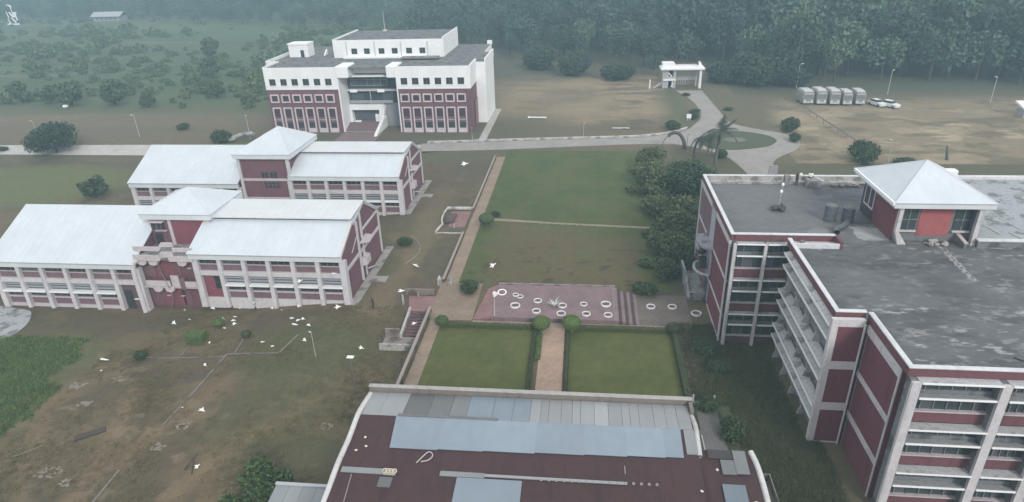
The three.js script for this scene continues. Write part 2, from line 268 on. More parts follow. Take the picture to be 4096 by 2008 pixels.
{
  const left = smooth([[25.1, -186.3], [27.2, -177.8], [28.2, -168.8], [27.6, -157], [23.4, -146.6], [19.1, -142.3], [11.1, -139.2], [-5, -137.6], [-22.8, -135.7], [-35.2, -134.4]]);
  const low = smooth([[-34.5, -128.9], [-19, -130.2], [-4, -132.4], [10.8, -134.4], [19, -134.2], [23.4, -131.6], [27.6, -126.2], [29.2, -119], [29.7, -113.2]]);
  const right = smooth([[34.7, -114], [35.4, -121.5], [37.8, -126], [42.2, -130.8], [44.6, -137.2], [42.6, -142.7], [37.7, -146.4], [33.4, -151.9], [32.7, -166.6], [32.2, -186.2]]);
  const isl = smooth([[23.9, -137.2], [28.2, -143], [33.8, -144], [38.9, -140.8], [39.9, -136.8], [37, -132.8], [31.1, -130.6], [26, -131.2]], 6, true);
  struct('road', prismY([...left, ...low, ...right], 0.0, 0.05, [isl]), roadM, 'grey concrete road with a loop from the white block to the gatehouse');
  const island = struct('roundabout_island', prismY(isl, 0, 0.16), M(0.095, 0.115, 0.06, { map: T.turf, roughness: 0.95 }), 'grass island inside the loop of the gate road');
  struct('road', strip([[-34.5, -134.3], [-70, -134.8], [-102.6, -135], [-139, -134.6]], [[-34.5, -129], [-70, -129.6], [-99.7, -130], [-139, -130.2]], 0.06, 80), M(0.55, 0.52, 0.49, { map: T.road, roughness: 0.9 }), 'pale road strip behind the teaching blocks at left');
  const kl = smooth([[-34, -134.75], [-22.8, -136.05], [-5, -137.95], [11.1, -139.55], [19, -142.6], [23, -146.5]], 5), pieces = [];
  for (let i = 0; i < kl.length - 1; i++) { const a = kl[i], b = kl[i + 1]; pieces.push(slab([[a[0], 0.42, a[1]], [b[0], 0.42, b[1]], [b[0] - 0.02, 0.42, b[1] - 0.5], [a[0] - 0.02, 0.42, a[1] - 0.5]], 0.5)); }
  solo('kerb_wall', pieces, kerbM, 'low pale kerb wall along the far edge of the gate road', 'wall', [-5, 0, -138]);
  struct('path', bx(-23.2, -21.5, -0.1, 0.06, -166, -136.2), paleM, 'narrow pale path down the right side of the white block');
  struct('walkway', [bx(-17.55, -15.8, -0.1, 0.05, -125.4, -72.2)], pathM, 'long brown walkway beside the big lawn');
  struct('walkway', [bx(-17.5, -16.1, -0.1, 0.05, -63.2, -42)], pathM, 'brown walkway beside the left hedged lawn');
  struct('pavement', [prismY([[-18, -72.2], [-12.6, -72.2], [-12.6, -63.4], [-16, -63.2], [-17.5, -63.2], [-18, -65.4]], -0.1, 0.056)], M(0.31, 0.235, 0.17, { map: T.grit, roughness: 0.9 }), 'sandy yard left of the pink terrace');
  struct('path', strip([[-15.8, -94], [-4, -92.3], [10.6, -91.2]], [[-15.8, -93], [-4, -91.7], [10.6, -90.4]], 0.035, 30), M(0.34, 0.28, 0.19, { map: T.grit, roughness: 0.9 }), 'thin bare path across the big lawn');
  struct('path', bx(-12.5, 9.5, -0.1, 0.04, -63.4, -62.3), M(0.38, 0.28, 0.245, { map: T.grit, roughness: 0.9 }), 'pinkish path between terrace and hedged lawns');
  struct('path', bx(-4.35, -1.75, -0.1, 0.052, -62.3, -46), M(0.48, 0.335, 0.25, { map: T.grit, roughness: 0.9 }), 'brown path between the two hedged lawns');
  struct('path', strip([[9.5, -63.4], [10.55, -62.5], [10.9, -50], [11, -46]], [[12.4, -63.7], [11.9, -62.6], [12.3, -50], [12.4, -46]], 0.036, 30), M(0.24, 0.19, 0.15, { map: T.grit, roughness: 0.9 }), 'worn path right of the right hedged lawn');
  struct('pavement', bx(6.6, 12.6, -0.1, 0.048, -70.4, -63.4), M(0.19, 0.16, 0.135, { map: T.grit, roughness: 0.9 }), 'dark paved yard right of the terrace steps');

  // lawns: a turf sheet with mottled tone
  const lawn = (x0, x1, z0, z1, y, st, col, label) => {
    const nx = Math.round((x1 - x0) / st), nz = Math.round((z1 - z0) / st), g = new THREE.PlaneGeometry(x1 - x0, z1 - z0, nx, nz).rotateX(-Math.PI / 2).translate((x0 + x1) / 2, y, (z0 + z1) / 2);
    const p = g.attributes.position, c = new Float32Array(p.count * 3); for (let i = 0; i < p.count; i++) c.set(col(p.getX(i), p.getZ(i)), i * 3);
    g.setAttribute('color', new THREE.BufferAttribute(c, 3)); const m = new THREE.Mesh(uvm(clean(g)), M(0.95, 1.03, 0.82, { map: T.turf, vertexColors: true, roughness: 0.95, bumpMap: T.bump, bumpScale: 0.03 })); m.name = numbered('lawn'); m.receiveShadow = true; tag(m, label, null, null, 'structure'); scene.add(m);
  };
  lawn(-15.8, 11, -129.5, -71.3, 0.025, 0.5, (x, z) => {
    const n = fbm(x * 0.25, z * 0.18, 611, 4), m = fbm(x * 0.9, z * 0.7, 633, 3);
    let c = mix3([0.082, 0.104, 0.03], [0.105, 0.12, 0.038], sm(0.4, 0.65, n));
    c = mix3(c, [0.15, 0.105, 0.062], sm(-94, -84, z + (n - 0.5) * 22) * sm(11, 6, x + (n - 0.5) * 6) * (0.75 + 0.35 * m) * sm(-15.5, -11, x + (m - 0.5) * 4));
    c = mix3(c, [0.048, 0.04, 0.03], sm(0.68, 0.73, fbm(x * 0.7, z * 1.8, 655, 3)) * sm(-86, -80, z) * 0.8);
    c = mix3(c, [0.125, 0.12, 0.055], sm(0.55, 0.68, fbm(x * 0.5 + 8, z * 0.5, 661, 4)) * 0.6);
    return c;
  }, 'big lawn, green beyond the thin path and bare brown before the terrace');
  for (const [x0, x1, label] of [[-16.05, -4.9, 'left hedged lawn between the walkway and the brown path'], [-1.25, 10.3, 'right hedged lawn between the brown path and the worn path']])
    lawn(x0, x1, -61.9, -45, 0.03, 0.4, (x, z) => mix3([0.1, 0.112, 0.027], [0.122, 0.126, 0.036], sm(0.3, 0.6, fbm(x * 0.3 + x0, z * 0.3, 677, 4))).map((v, i) => v * (0.85 + 0.3 * fbm(x * 1.3, z * 1.3, 683, 3))), label);

  // terrace with a flight of steps on its right side
  const pl = struct('terrace', prismY([[-10.4, -71.2], [3.9, -71.4], [3.9, -63.5], [-10.4, -63.5]], -0.1, 0.5), terra2M, 'pink paved terrace with white rings');
  part(pl, 'ramp', slab([[-10.4, 0.5, -63.5], [-12.5, 0.08, -63.5], [-11.7, 0.08, -71.0], [-10.4, 0.5, -71.2]], 0.3), terraM, 'redder sloping left edge of the terrace');
  part(pl, 'kerb', bx(-10.4, 4.1, 0.3, 0.6, -71.65, -71.4), M(0.34, 0.28, 0.28, { map: T.concrete }));
  for (let i = 0; i < 7; i++) part(pl, 'step', bx(3.9 + i * 0.385, 3.9 + (i + 1) * 0.385 + 0.02, -0.1, 0.5 - i * 0.072 - 0.01, -71.2 + (i > 1 ? 0.6 : 0), -63.4), M(i % 2 ? 0.1 : 0.3, i % 2 ? 0.065 : 0.215, i % 2 ? 0.07 : 0.215, { map: T.grit, roughness: 0.85 }));
  part(pl, 'edge_strip', bx(3.75, 3.92, 0.5, 0.53, -71.4, -63.5), M(0.3, 0.25, 0.25, { map: T.concrete }));

  // parapet walls at the left edge of the walkway
  const pw = (z0, z1, h, label) => { const t = thing('parapet_wall', label, 'wall', [-17.8, 0, (z0 + z1) / 2]); part(t, 'wall', bx(-17.98, -17.72, -1.6, h - 0.06, z0, z1), M(0.22, 0.18, 0.15, { map: T.concrete })); part(t, 'coping', bx(-18.02, -17.68, h - 0.06, h, z0 - 0.03, z1 + 0.03), M(0.36, 0.3, 0.26, { map: T.plaster })); return t; };
  pw(-125, -97, 0.4, 'far stretch of the low parapet wall along the walkway');
  pw(-87.6, -72.6, 0.4, 'middle stretch of the low parapet wall, by the square court steps');
  const p3 = pw(-65, -42, 0.75, 'near stretch of parapet wall running down to the maroon roof');
  // posts where the walkway meets the sandy yard
  for (const [x, lab] of [[-18.1, 'left'], [-16.7, 'right']]) { const t = thing('gate_pier', `pale pointed gate pier on the ${lab} side of the walkway end`, 'pier', [x, 0, -71.6]); part(t, 'shaft', bx(x - 0.25, x + 0.25, -0.5, 1.0, -71.85, -71.35), W.palecon); part(t, 'cap', new THREE.ConeGeometry(0.36, 0.5, 4).rotateY(Math.PI / 4).translate(x, 1.25, -71.6), W.palecon); }

  // near stair: maroon treads going down towards the camera, pale cheeks, a landing with a front wall
  let t = thing('outdoor_stair', 'small stair with maroon treads between pale cheek walls beside the parapet', 'stair', [-19.2, 0, -63]);
  part(t, 'platform', prismY([[-21.4, -68.6], [-18, -68.6], [-18, -65], [-20.5, -65]], -1.4, 0.07), terraM);
  for (let i = 0; i < 8; i++) part(t, 'tread', bx(-20.2, -18.12, -1.4, 0.0 - i * 0.085, -65 + i * 0.54, -65 + (i + 1) * 0.54 - 0.02), M(0.15, 0.085, 0.085, { map: T.concrete }));
  part(t, 'cheek_wall', prismX([[-65.2, 0.5], [-60.4, -0.25], [-60.4, -1.6], [-65.2, -1.6]], -20.5, -20.2), W.palecon);
  part(t, 'landing', bx(-22.2, -18.12, -1.5, -0.72, -60.6, -58.6), M(0.3, 0.25, 0.22, { map: T.concrete }));
  part(t, 'front_wall', bx(-22.3, -18.4, -1.6, -0.3, -58.6, -58.35), W.palecon);
  part(t, 'back_wall', bx(-22.2, -20.5, -1.5, 0.25, -60.85, -60.6), M(0.3, 0.25, 0.22, { map: T.concrete }));
  part(t, 'back_wall', bx(-21.9, -18.2, -0.3, 0.8, -69.2, -68.95), M(0.27, 0.22, 0.19, { map: T.concrete }));
  part(t, 'post', rod([-21.6, -0.4, -66.6], [-21.6, 1.3, -66.6], 0.2, 0.12), W.palecon);
  part(t, 'post', rod([-20.1, -0.2, -68.2], [-20.1, 0.9, -68.2], 0.24, 0.1), M(0.32, 0.25, 0.23, { map: T.concrete }));
  // far court: pink floor with pale railings
  t = thing('entry_court', 'small pink court with pale rails opening onto the walkway', 'court', [-19.6, 0, -91]);
  part(t, 'floor', prismY([[-21.3, -96.2], [-18.05, -96.4], [-18.05, -90], [-20.6, -90]], -0.2, 0.1), terraM);
  part(t, 'floor', slab([[-20.9, 0.1, -90], [-18.05, 0.1, -90], [-18.05, -0.25, -87.9], [-21.4, -0.25, -87.9]], 0.2), M(0.14, 0.11, 0.1, { map: T.grit }));
  part(t, 'back_rail', rbx(-22.0, -17.9, 0.3, 0.75, -96.7, -96.35, 0.1), kerbM);
  part(t, 'side_rail', tube([[-21.9, 0.6, -96.5], [-22.15, 0.5, -94], [-21.95, 0.3, -91.6], [-21.6, 0.15, -90.6]], 0.16, 14, 6), kerbM);
  part(t, 'side_rail', tube([[-21.6, 0.3, -90.4], [-22, 0.1, -89.2], [-22.3, -0.1, -88.2]], 0.2, 10, 6), kerbM);
  part(t, 'front_kerb', bx(-22.2, -18.1, -0.4, 0.1, -87.9, -87.6), kerbM);
  part(t, 'bench', rbx(-21.4, -20.0, 0.1, 0.5, -94.4, -91.2, 0.1), M(0.12, 0.075, 0.08, { map: T.grit }));
  part(t, 'post', rod([-19.6, 0.1, -89.6], [-19.6, 0.75, -89.6], 0.16, 0.12), W.palecon);

  // kerbs around the left yard
  solo('kerb', tube([[-25.6, 0.05, -86.5], [-24.2, 0.05, -84.6], [-23.2, 0.05, -82], [-23.3, 0.05, -79.4], [-24.2, 0.05, -77.2]], 0.09, 24, 6), M(0.3, 0.255, 0.21, { map: T.plaster }), 'thin tan kerb curving beside the bare yard', 'kerb', [-24, 0, -82]);
  t = thing('plot_edging', 'pale edging strips marking out plots on the bare field', 'edging', [-40, 0, -56]);
  const em = M(0.23, 0.19, 0.155, { map: T.concrete });
  for (const [a, b, w] of [[[-50.7, -56.2], [-39.2, -55.9], 0.1], [[-39.1, -56.3], [-32.9, -55.9], 0.12], [[-32.8, -56], [-32.1, -59.5], 0.12], [[-44.9, -56.5], [-45.1, -59.2], 0.1], [[-38.3, -56.4], [-38.9, -60.2], 0.1], [[-39.2, -56.3], [-39.25, -48.5], 0.14], [[-39.3, -48.4], [-39.5, -44.6], 0.1], [[-40, -38.8], [-39.7, -33.5], 0.12]]) {
    const n = 8, gs = []; for (let i = 0; i < n; i++) { const P = (k) => { const x = a[0] + (b[0] - a[0]) * k / n, z = a[1] + (b[1] - a[1]) * k / n; return [x, terr(x, z), z]; }; const p = P(i), q = P(i + 1); const dx = q[0] - p[0], dz = q[2] - p[2], L = Math.hypot(dx, dz), ox = -dz / L * w, oz = dx / L * w; gs.push(slab([[p[0] + ox, p[1] + 0.09, p[2] + oz], [q[0] + ox, q[1] + 0.09, q[2] + oz], [q[0] - ox, q[1] + 0.09, q[2] - oz], [p[0] - ox, p[1] + 0.09, p[2] - oz]], 0.2)); }
    part(t, 'edging_strip', gs, em);
  }
  struct('apron', prismY(smooth([[-80, -65.6], [-72, -65.4], [-70, -64.2], [-68.8, -62], [-68.6, -60], [-70, -58.2], [-74, -56.6], [-80, -56]], 5, true), -2.2, -1.68), M(0.46, 0.47, 0.48, { map: T.concrete, roughness: 0.85 }), 'rounded pale concrete apron at the left edge');
  struct('pavement', [bx(-28.3, -27.2, -0.1, 0.09, -82.6, -66), bx(-28.3, -25.4, -0.1, 0.084, -73.6, -72)], M(0.42, 0.38, 0.36, { map: T.concrete, roughness: 0.85 }), 'pale footpath along the gable of the front teaching block');
  struct('pavement', [bx(-29, -27.8, -0.1, 0.09, -111, -95), bx(-29, -26, -0.1, 0.084, -104, -102.4)], M(0.42, 0.38, 0.36, { map: T.concrete, roughness: 0.85 }), 'pale footpath along the gable of the rear teaching block');
}

// ---------------------------------------------------------------- the two teaching blocks on the left
function wing(t, o) { // one two-storey wing: x0 + n bays of width sp, front at z, levels shifted by dy
  const { x0, sp, n, z, dy, gy } = o, x1 = x0 + sp * n, Y = (h) => h + dy, back = z - 15;
  // the body behind the columns, with the gable outline
  const prof = o.ridge.map(([dz, h]) => [z + dz, h]);
  part(t, 'wall', prismX([[z - 0.4, gy - 0.5], [z - 0.4, prof[0][1] - 0.35], ...prof.slice(1, -1).map(([a, h]) => [a, h - 0.28]), [back, prof[prof.length - 1][1] - 0.35], [back, gy - 0.5]], x0 + 0.1, x1 - 0.12), W.maroon);
  // roof plates
  const rx0 = x0 - o.oh[0], rx1 = x1 + o.oh[1];
  for (let i = 0; i < prof.length - 1; i++) { const [za, ha] = prof[i], [zb, hb] = prof[i + 1]; const e = i === 1 ? 0.9 : 0; if (prof.length > 3 && i === 1) continue; part(t, 'roof', slab([[rx0, ha, za], [rx1, ha, za], [rx1, hb, zb], [rx0, hb, zb]], 0.16), W.roofwhite); }
  { // fine standing seams, too slight to pick apart
    const gs = []; for (let i = 0; i < prof.length - 1; i++) { if (prof.length > 3 && i === 1) continue; let [za, ha] = prof[i], [zb, hb] = prof[i + 1]; if (prof.length > 3 && i === 2) { ha = prof[1][1] + 0.42; za = prof[1][0] + 0.42; } for (let x = rx0 + 0.5; x < rx1 - 0.2; x += 0.95) gs.push(slab([[x, ha + 0.012, za], [x + 0.04, ha + 0.012, za], [x + 0.04, hb + 0.012, zb], [x, hb + 0.012, zb]], 0.03)); }
    part(t, 'roof_seams', gs, W.roofwhite).userData.kind = 'stuff';
  }
  if (prof.length > 3) { // the upper roof starts over a dark slot above the front slope
    const [za, ha] = prof[1], [zb, hb] = prof[3], k = M(0.66, 0.68, 0.69, { map: T.sheet, roughness: 0.55 });
    part(t, 'roof', slab([[rx0, ha + 0.42, za + 0.42], [rx1, ha + 0.42, za + 0.42], [rx1, hb, zb], [rx0, hb, zb]], 0.12), k); part(t, 'roof', slab([[rx0, hb, zb], [rx1, hb, zb], [rx1, hb - 0.06, zb - 0.02], [rx0, hb - 0.06, zb - 0.02]], 0.05), k);
    part(t, 'verge', slab([[rx1 - 0.35, prof[0][1] + 0.05, prof[0][0]], [rx1 + 0.04, prof[0][1] + 0.05, prof[0][0]], [rx1 + 0.04, ha + 0.06, za], [rx1 - 0.35, ha + 0.06, za]], 0.08), W.trim);
  }
  part(t, 'fascia', bx(x0 - o.oh[0] * 0.9, x1 + 0.05, Y(5.8), prof[0][1] - 0.12, z - 0.1, z + 0.32), M(0.66, 0.69, 0.71, { map: T.sheet, roughness: 0.6 }));
  part(t, 'ceiling', bx(x0, x1, Y(5.72), Y(5.8), z - 0.5, z), W.trim);
  // columns, wider towards the ground
  for (let i = 0; i <= n; i++) { const x = x0 + sp * i, a = i === 0 || i === n ? 0.38 : 0.26, g = gy - 0.3;
    part(t, 'column', prismX([[z - 0.6, g], [z + 0.34, g], [z + 0.12, Y(5.8)], [z - 0.6, Y(5.8)]], x - a, x + a), W.trim); }
  part(t, 'beam', bx(x0 + 0.2, x1 - 0.2, Y(3.5), Y(4.12), z - 0.55, z + 0.06), W.trim);
  for (let i = 0; i < n; i++) {
    const a = x0 + sp * i + 0.3, b = x0 + sp * (i + 1) - 0.3, zz = z - 0.32, special = o.red && i === 0, m = (a + b) / 2;
    part(t, 'window', bx(a, b, Y(5.0), Y(5.72), zz - 0.04, zz + 0.03), i % 3 === 1 ? W.greyglass : W.glass);
    for (const k of [1, 2]) part(t, 'mullion', bx(a + (b - a) * k / 3 - 0.03, a + (b - a) * k / 3 + 0.03, Y(5.0), Y(5.72), zz + 0.03, zz + 0.08), W.rail);
    part(t, 'sill', bx(a, b, Y(4.95), Y(5.02), zz, zz + 0.2), W.pinkwhite);
    part(t, 'panel', bx(a, b, Y(4.12), Y(4.95), zz, zz + 0.1), W.mauve);
    if (o.door && i === n - 1) { part(t, 'panel', bx(a, b, gy, Y(3.5), zz - 0.02, zz + 0.04), M(0.15, 0.09, 0.1, { map: T.plaster })); part(t, 'door', bx(a + 0.15, a + 1.2, gy, Y(2.6), zz + 0.04, zz + 0.1), W.dark); part(t, 'notice_board', bx(a + 1.5, a + 2.2, Y(1.5), Y(2.1), zz + 0.04, zz + 0.1), W.greyglass); part(t, 'shelf', bx(a + 1.4, a + 2.3, Y(1.3), Y(1.38), zz, zz + 0.3), W.white); continue; }
    if (special) { part(t, 'panel', bx(a, b, Y(0.31), Y(3.5), zz, zz + 0.06), W.red, 'bright red end panel'); part(t, 'window', bx(b - 1.0, b, Y(1.5), Y(3.4), zz + 0.06, zz + 0.1), W.glass); for (const k of [0, 1, 2]) part(t, 'mullion', bx(b - 1.0, b, Y(1.5 + k * 0.9), Y(1.56 + k * 0.9), zz + 0.1, zz + 0.14), W.greyglass); }
    else {
      part(t, 'window', bx(a, b, Y(2.4), Y(3.5), zz - 0.04, zz + 0.02), W.greyglass);
      for (const k of [0, 1]) part(t, 'louvre', slab([[a, Y(3.28 - k * 0.4), zz + 0.04], [b, Y(3.28 - k * 0.4), zz + 0.04], [b, Y(3.12 - k * 0.4), zz + 0.24], [a, Y(3.12 - k * 0.4), zz + 0.24]], 0.03), W.louvre);
      part(t, 'sunshade', bx(a, b, Y(2.2), Y(2.42), zz, zz + 0.7), W.white);
      part(t, 'window', bx(a, b, Y(1.4), Y(2.2), zz - 0.04, zz + 0.02), W.dark);
      for (const k of [1, 2]) part(t, 'mullion', bx(a + (b - a) * k / 3 - 0.03, a + (b - a) * k / 3 + 0.03, Y(1.4), Y(2.2), zz + 0.02, zz + 0.07), W.rail);
      part(t, 'sill', bx(a, b, Y(1.22), Y(1.4), zz, zz + 0.22), W.pinkwhite);
      part(t, 'panel', bx(a, b, Y(0.31), Y(1.22), zz, zz + 0.08), W.mauve);
    }
    part(t, 'plinth', bx(a, b, gy - 0.6, Y(0.31), zz, zz + 0.24), special || o.pale ? W.trim : W.pinkwhite);
  }
  if (o.gable) { // trim on the right-hand gable
    const xe = x1 - 0.12, e = 0.14, Z = (d) => z + d;
    const band = (pts, w = 0.3, m = W.trim, nm = 'trim') => { for (let i = 0; i < pts.length - 1; i++) { const [za, ha] = pts[i], [zb, hb] = pts[i + 1]; part(t, nm, slab([[xe, ha, za], [xe + e, ha, za], [xe + e, hb, zb], [xe, hb, zb]], w), m); } };
    band([[Z(0.1), prof[0][1] - 0.1], [prof[1][0], prof[1][1] - 0.12]], 0.34);
    band([[prof[2][0], prof[2][1] - 0.1], [prof[3][0], prof[3][1] - 0.1], [prof[4][0] + 0.1, prof[4][1] - 0.1]], 0.3);
    band([[Z(-0.6), Y(4.1)], [Z(-14.9), Y(4.1)]], 0.42);
    band([[Z(-7.6), 6.5], [Z(-14.9), 6.5]], 0.3);
    band([[Z(-0.6), gy + 0.3], [Z(-14.9), gy + 0.3]], 0.3);
    part(t, 'corner_post', bx(xe - 0.2, xe + 0.16, gy - 0.3, prof[4][1] - 0.3, back - 0.05, back + 0.3), W.trim);
    for (const d of [-6.2, -7.7]) part(t, 'pilaster', bx(xe, xe + 0.22, gy, prof[3][1] - (d < -7 ? 0.9 : 1.5), Z(d) - 0.16, Z(d) + 0.16), W.trim);
    part(t, 'window', bx(xe, xe + 0.08, 7.0, 8.4, Z(-7.4), Z(-6.5)), W.mauve);
    part(t, 'balcony', prismY([[xe, Z(-9.4)], [xe + 1.1, Z(-9.1)], [xe + 1.3, Z(-7.2)], [xe, Z(-6.4)]], 5.05, 5.25), W.pinkwhite);
    part(t, 'balcony', prismY([[xe, Z(-8.6)], [xe + 0.7, Z(-8.3)], [xe + 0.7, Z(-6.8)], [xe, Z(-6.4)]], 1.9, 2.9), W.pinkwhite);
    part(t, 'door', bx(xe, xe + 0.1, gy + 0.1, 2.1, Z(-7.5), Z(-6.5)), W.dark);
    part(t, 'window', bx(xe, xe + 0.1, 4.3, 5.4, Z(-7.5), Z(-6.5)), W.dark);
    part(t, 'rail', rod([xe + 0.5, gy + 0.9, Z(-9.6)], [xe + 0.5, gy + 1.6, Z(-7.6)], 0.1), W.trim);
    part(t, 'pipe', rod([xe + 0.12, 5.2, Z(-3.5)], [xe + 0.12, 6.4, Z(-5.6)], 0.05), W.trim);
  }
}
function hip(t, x0, x1, zf, zb, y, apex, fh) { // four roof planes over a fascia
  const c = [[x0, y, zf], [x1, y, zf], [x1, y, zb], [x0, y, zb]];
  for (let i = 0; i < 4; i++) part(t, 'roof', slab([c[i], c[(i + 1) % 4], apex], 0.12), W.roofwhite);
  for (let i = 0; i < 4; i++) part(t, 'hip_cap', rod(c[i], apex, 0.07, 0.05, 6), M(0.6, 0.62, 0.64, { roughness: 0.5 }));
  const f = M(0.66, 0.69, 0.71, { map: T.sheet, roughness: 0.6 });
  part(t, 'fascia', bx(x0 + 0.04, x1 - 0.04, y - fh, y - 0.13, zf - 0.25, zf - 0.04), f); part(t, 'fascia', bx(x0 + 0.04, x1 - 0.04, y - fh, y - 0.13, zb + 0.04, zb + 0.25), f);
  part(t, 'fascia', bx(x0 + 0.05, x0 + 0.25, y - fh, y - 0.14, zb + 0.26, zf - 0.26), f); part(t, 'fascia', bx(x1 - 0.25, x1 - 0.05, y - fh, y - 0.14, zb + 0.26, zf - 0.26), f);
  part(t, 'soffit', bx(x0 + 0.3, x1 - 0.3, y - fh, y - fh + 0.06, zb + 0.3, zf - 0.3), W.trim);
}
{
  const t = thing('teaching_block', 'nearer teaching block, white roofs on two wings and a red stair core', 'building', [-51.3, -1.5, -74]);
  wing(t, { x0: -75.0, sp: 3.28, n: 6, z: -66.4, dy: -1.65, gy: -1.8, ridge: [[0.5, 4.95], [-8.4, 9.25], [-15.6, 5.0]], oh: [0.5, 0.1], door: true });
  wing(t, { x0: -47.2, sp: 3.12, n: 6, z: -66.4, dy: 0, gy: -0.6, ridge: [[0.5, 6.6], [-4.9, 9.0], [-5.2, 8.62], [-9.8, 9.8], [-15.2, 6.6]], oh: [0.6, 0.1], gable: true, red: true, pale: true });
  // stair core between the wings
  part(t, 'tower_wall', bx(-55.2, -47.4, 5, 9.7, -78.2, -71), W.maroon);
  part(t, 'tower_wall', bx(-52.2, -47.5, 5.4, 9.1, -71, -70.92), W.red, 'bright red half of the upper core wall');
  part(t, 'pilaster', bx(-52.6, -52.2, 5.4, 9.4, -71, -70.75), W.pinkwhite);
  part(t, 'pilaster', bx(-47.6, -46.9, 6.8, 9.2, -71, -70.7), W.pinkwhite);
  hip(t, -56.1, -46.4, -70.4, -78.8, 9.85, [-51.2, 12.0, -74.6], 0.75);
  part(t, 'window', bx(-55.0, -53.3, 7.5, 8.7, -71, -70.93), W.dark); for (const x of [-54.4, -53.8]) part(t, 'mullion', bx(x, x + 0.14, 7.5, 8.7, -70.93, -70.87), W.mauve);
  part(t, 'sunshade', rbx(-55.2, -53.0, 8.7, 8.86, -71, -70.2, 0.05), W.pinkwhite); part(t, 'sill', bx(-54.6, -53.0, 7.36, 7.48, -71, -70.7), W.pinkwhite);
  part(t, 'door', bx(-54.9, -53.9, 5.5, 7.0, -71, -70.9), W.dark);
  part(t, 'wall', bx(-55.4, -46.9, -2.2, 5.3, -71.2, -67.4), M(0.17, 0.075, 0.085, { map: T.plaster }));
  for (const [a, b, m] of [[-53.4, -50.9, W.red], [-50.9, -50.0, W.maroon], [-55.3, -53.6, W.mauve]]) { part(t, 'panel', bx(a, b, 2.6, 5.1, -67.4, -67.34), m); part(t, 'panel', bx(a + 0.2, b + 0.4, -1.4, 1.6, -67.4, -67.33), m === W.mauve ? W.maroon : m); }
  // balconies with cranked parapets at two levels
  const crank = (x0, x1, y, h, z, step, nm) => part(t, nm, prismX([[z, y], [z + 0.18, y], [z + 0.18, y + h], [z, y + h]], x0, x1), W.pinkwhite) && step && part(t, nm, prismZ([[x1, y], [x1 + 0.5, y + step], [x1 + 2.0, y + step], [x1 + 2.0, y + h + step], [x1 + 0.5, y + h + step], [x1, y + h]], z, z + 0.18), W.pinkwhite);
  crank(-55.2, -51.8, 6.5, 0.55, -66.9, 0.6, 'parapet'); crank(-49.8, -47.3, 6.6, 0.5, -66.6, 0, 'parapet');
  crank(-55.2, -51.8, 5.35, 0.75, -66.5, 0.5, 'parapet'); crank(-50.4, -47.3, 5.4, 0.7, -66.3, 0, 'parapet');
  part(t, 'floor', bx(-55.2, -47.3, 5.3, 5.5, -71, -66.6), W.concrete);
  part(t, 'floor', bx(-55.2, -47.3, 1.45, 1.65, -67.4, -66.5), W.pinkwhite);
  crank(-54.6, -51.3, 1.75, 0.75, -66.55, 0, 'parapet'); crank(-51.0, -50.0, 1.75, 1.55, -66.5, 0, 'parapet'); crank(-49.3, -47.4, 1.75, 0.7, -66.55, 0, 'parapet');
  part(t, 'parapet', bx(-50.0, -49.3, 1.3, 2.9, -66.8, -66.45), W.mauve);
  // scalloped brackets below the slabs
  const scal = (x, y) => part(t, 'bracket', ext(shp([[x, y], [x + 1.3, y + 0.1], [x + 1.15, y - 0.35], [x + 0.7, y - 0.55], [x + 0.2, y - 0.45]]), 0.5).translate(0, 0, -66.85), W.pinkwhite);
  for (const [x, y] of [[-54.9, 5.2], [-53.4, 5.2], [-49.6, 5.2], [-53.8, 1.45], [-52.2, 1.45]]) scal(x, y);
  part(t, 'drain_pipe', tube([[-52.3, 5.4, -66.4], [-52.0, 3.4, -66.45], [-51.6, 1.6, -66.4], [-51.5, 0.2, -66.5], [-52.1, -1.4, -66.5]], 0.07, 20, 6), W.rail);
  for (const [x, y] of [[-49.0, 3.9], [-52.8, -0.1], [-50.9, -0.1], [-48.2, -0.2]]) part(t, 'lamp', rbx(x, x + 0.5, y, y + 0.1, -67.36, -67.1, 0.03), W.pinkwhite);
  part(t, 'window', bx(-50.9, -50.3, -0.05, 0.5, -67.36, -67.3), W.dark);
  part(t, 'corner_post', tube([[-55.4, -2.2, -65.9], [-55.5, 4.2, -66.2], [-55.35, 4.9, -66.3], [-54.7, 5.4, -66.5]], 0.32, 16, 6), W.trim);
}
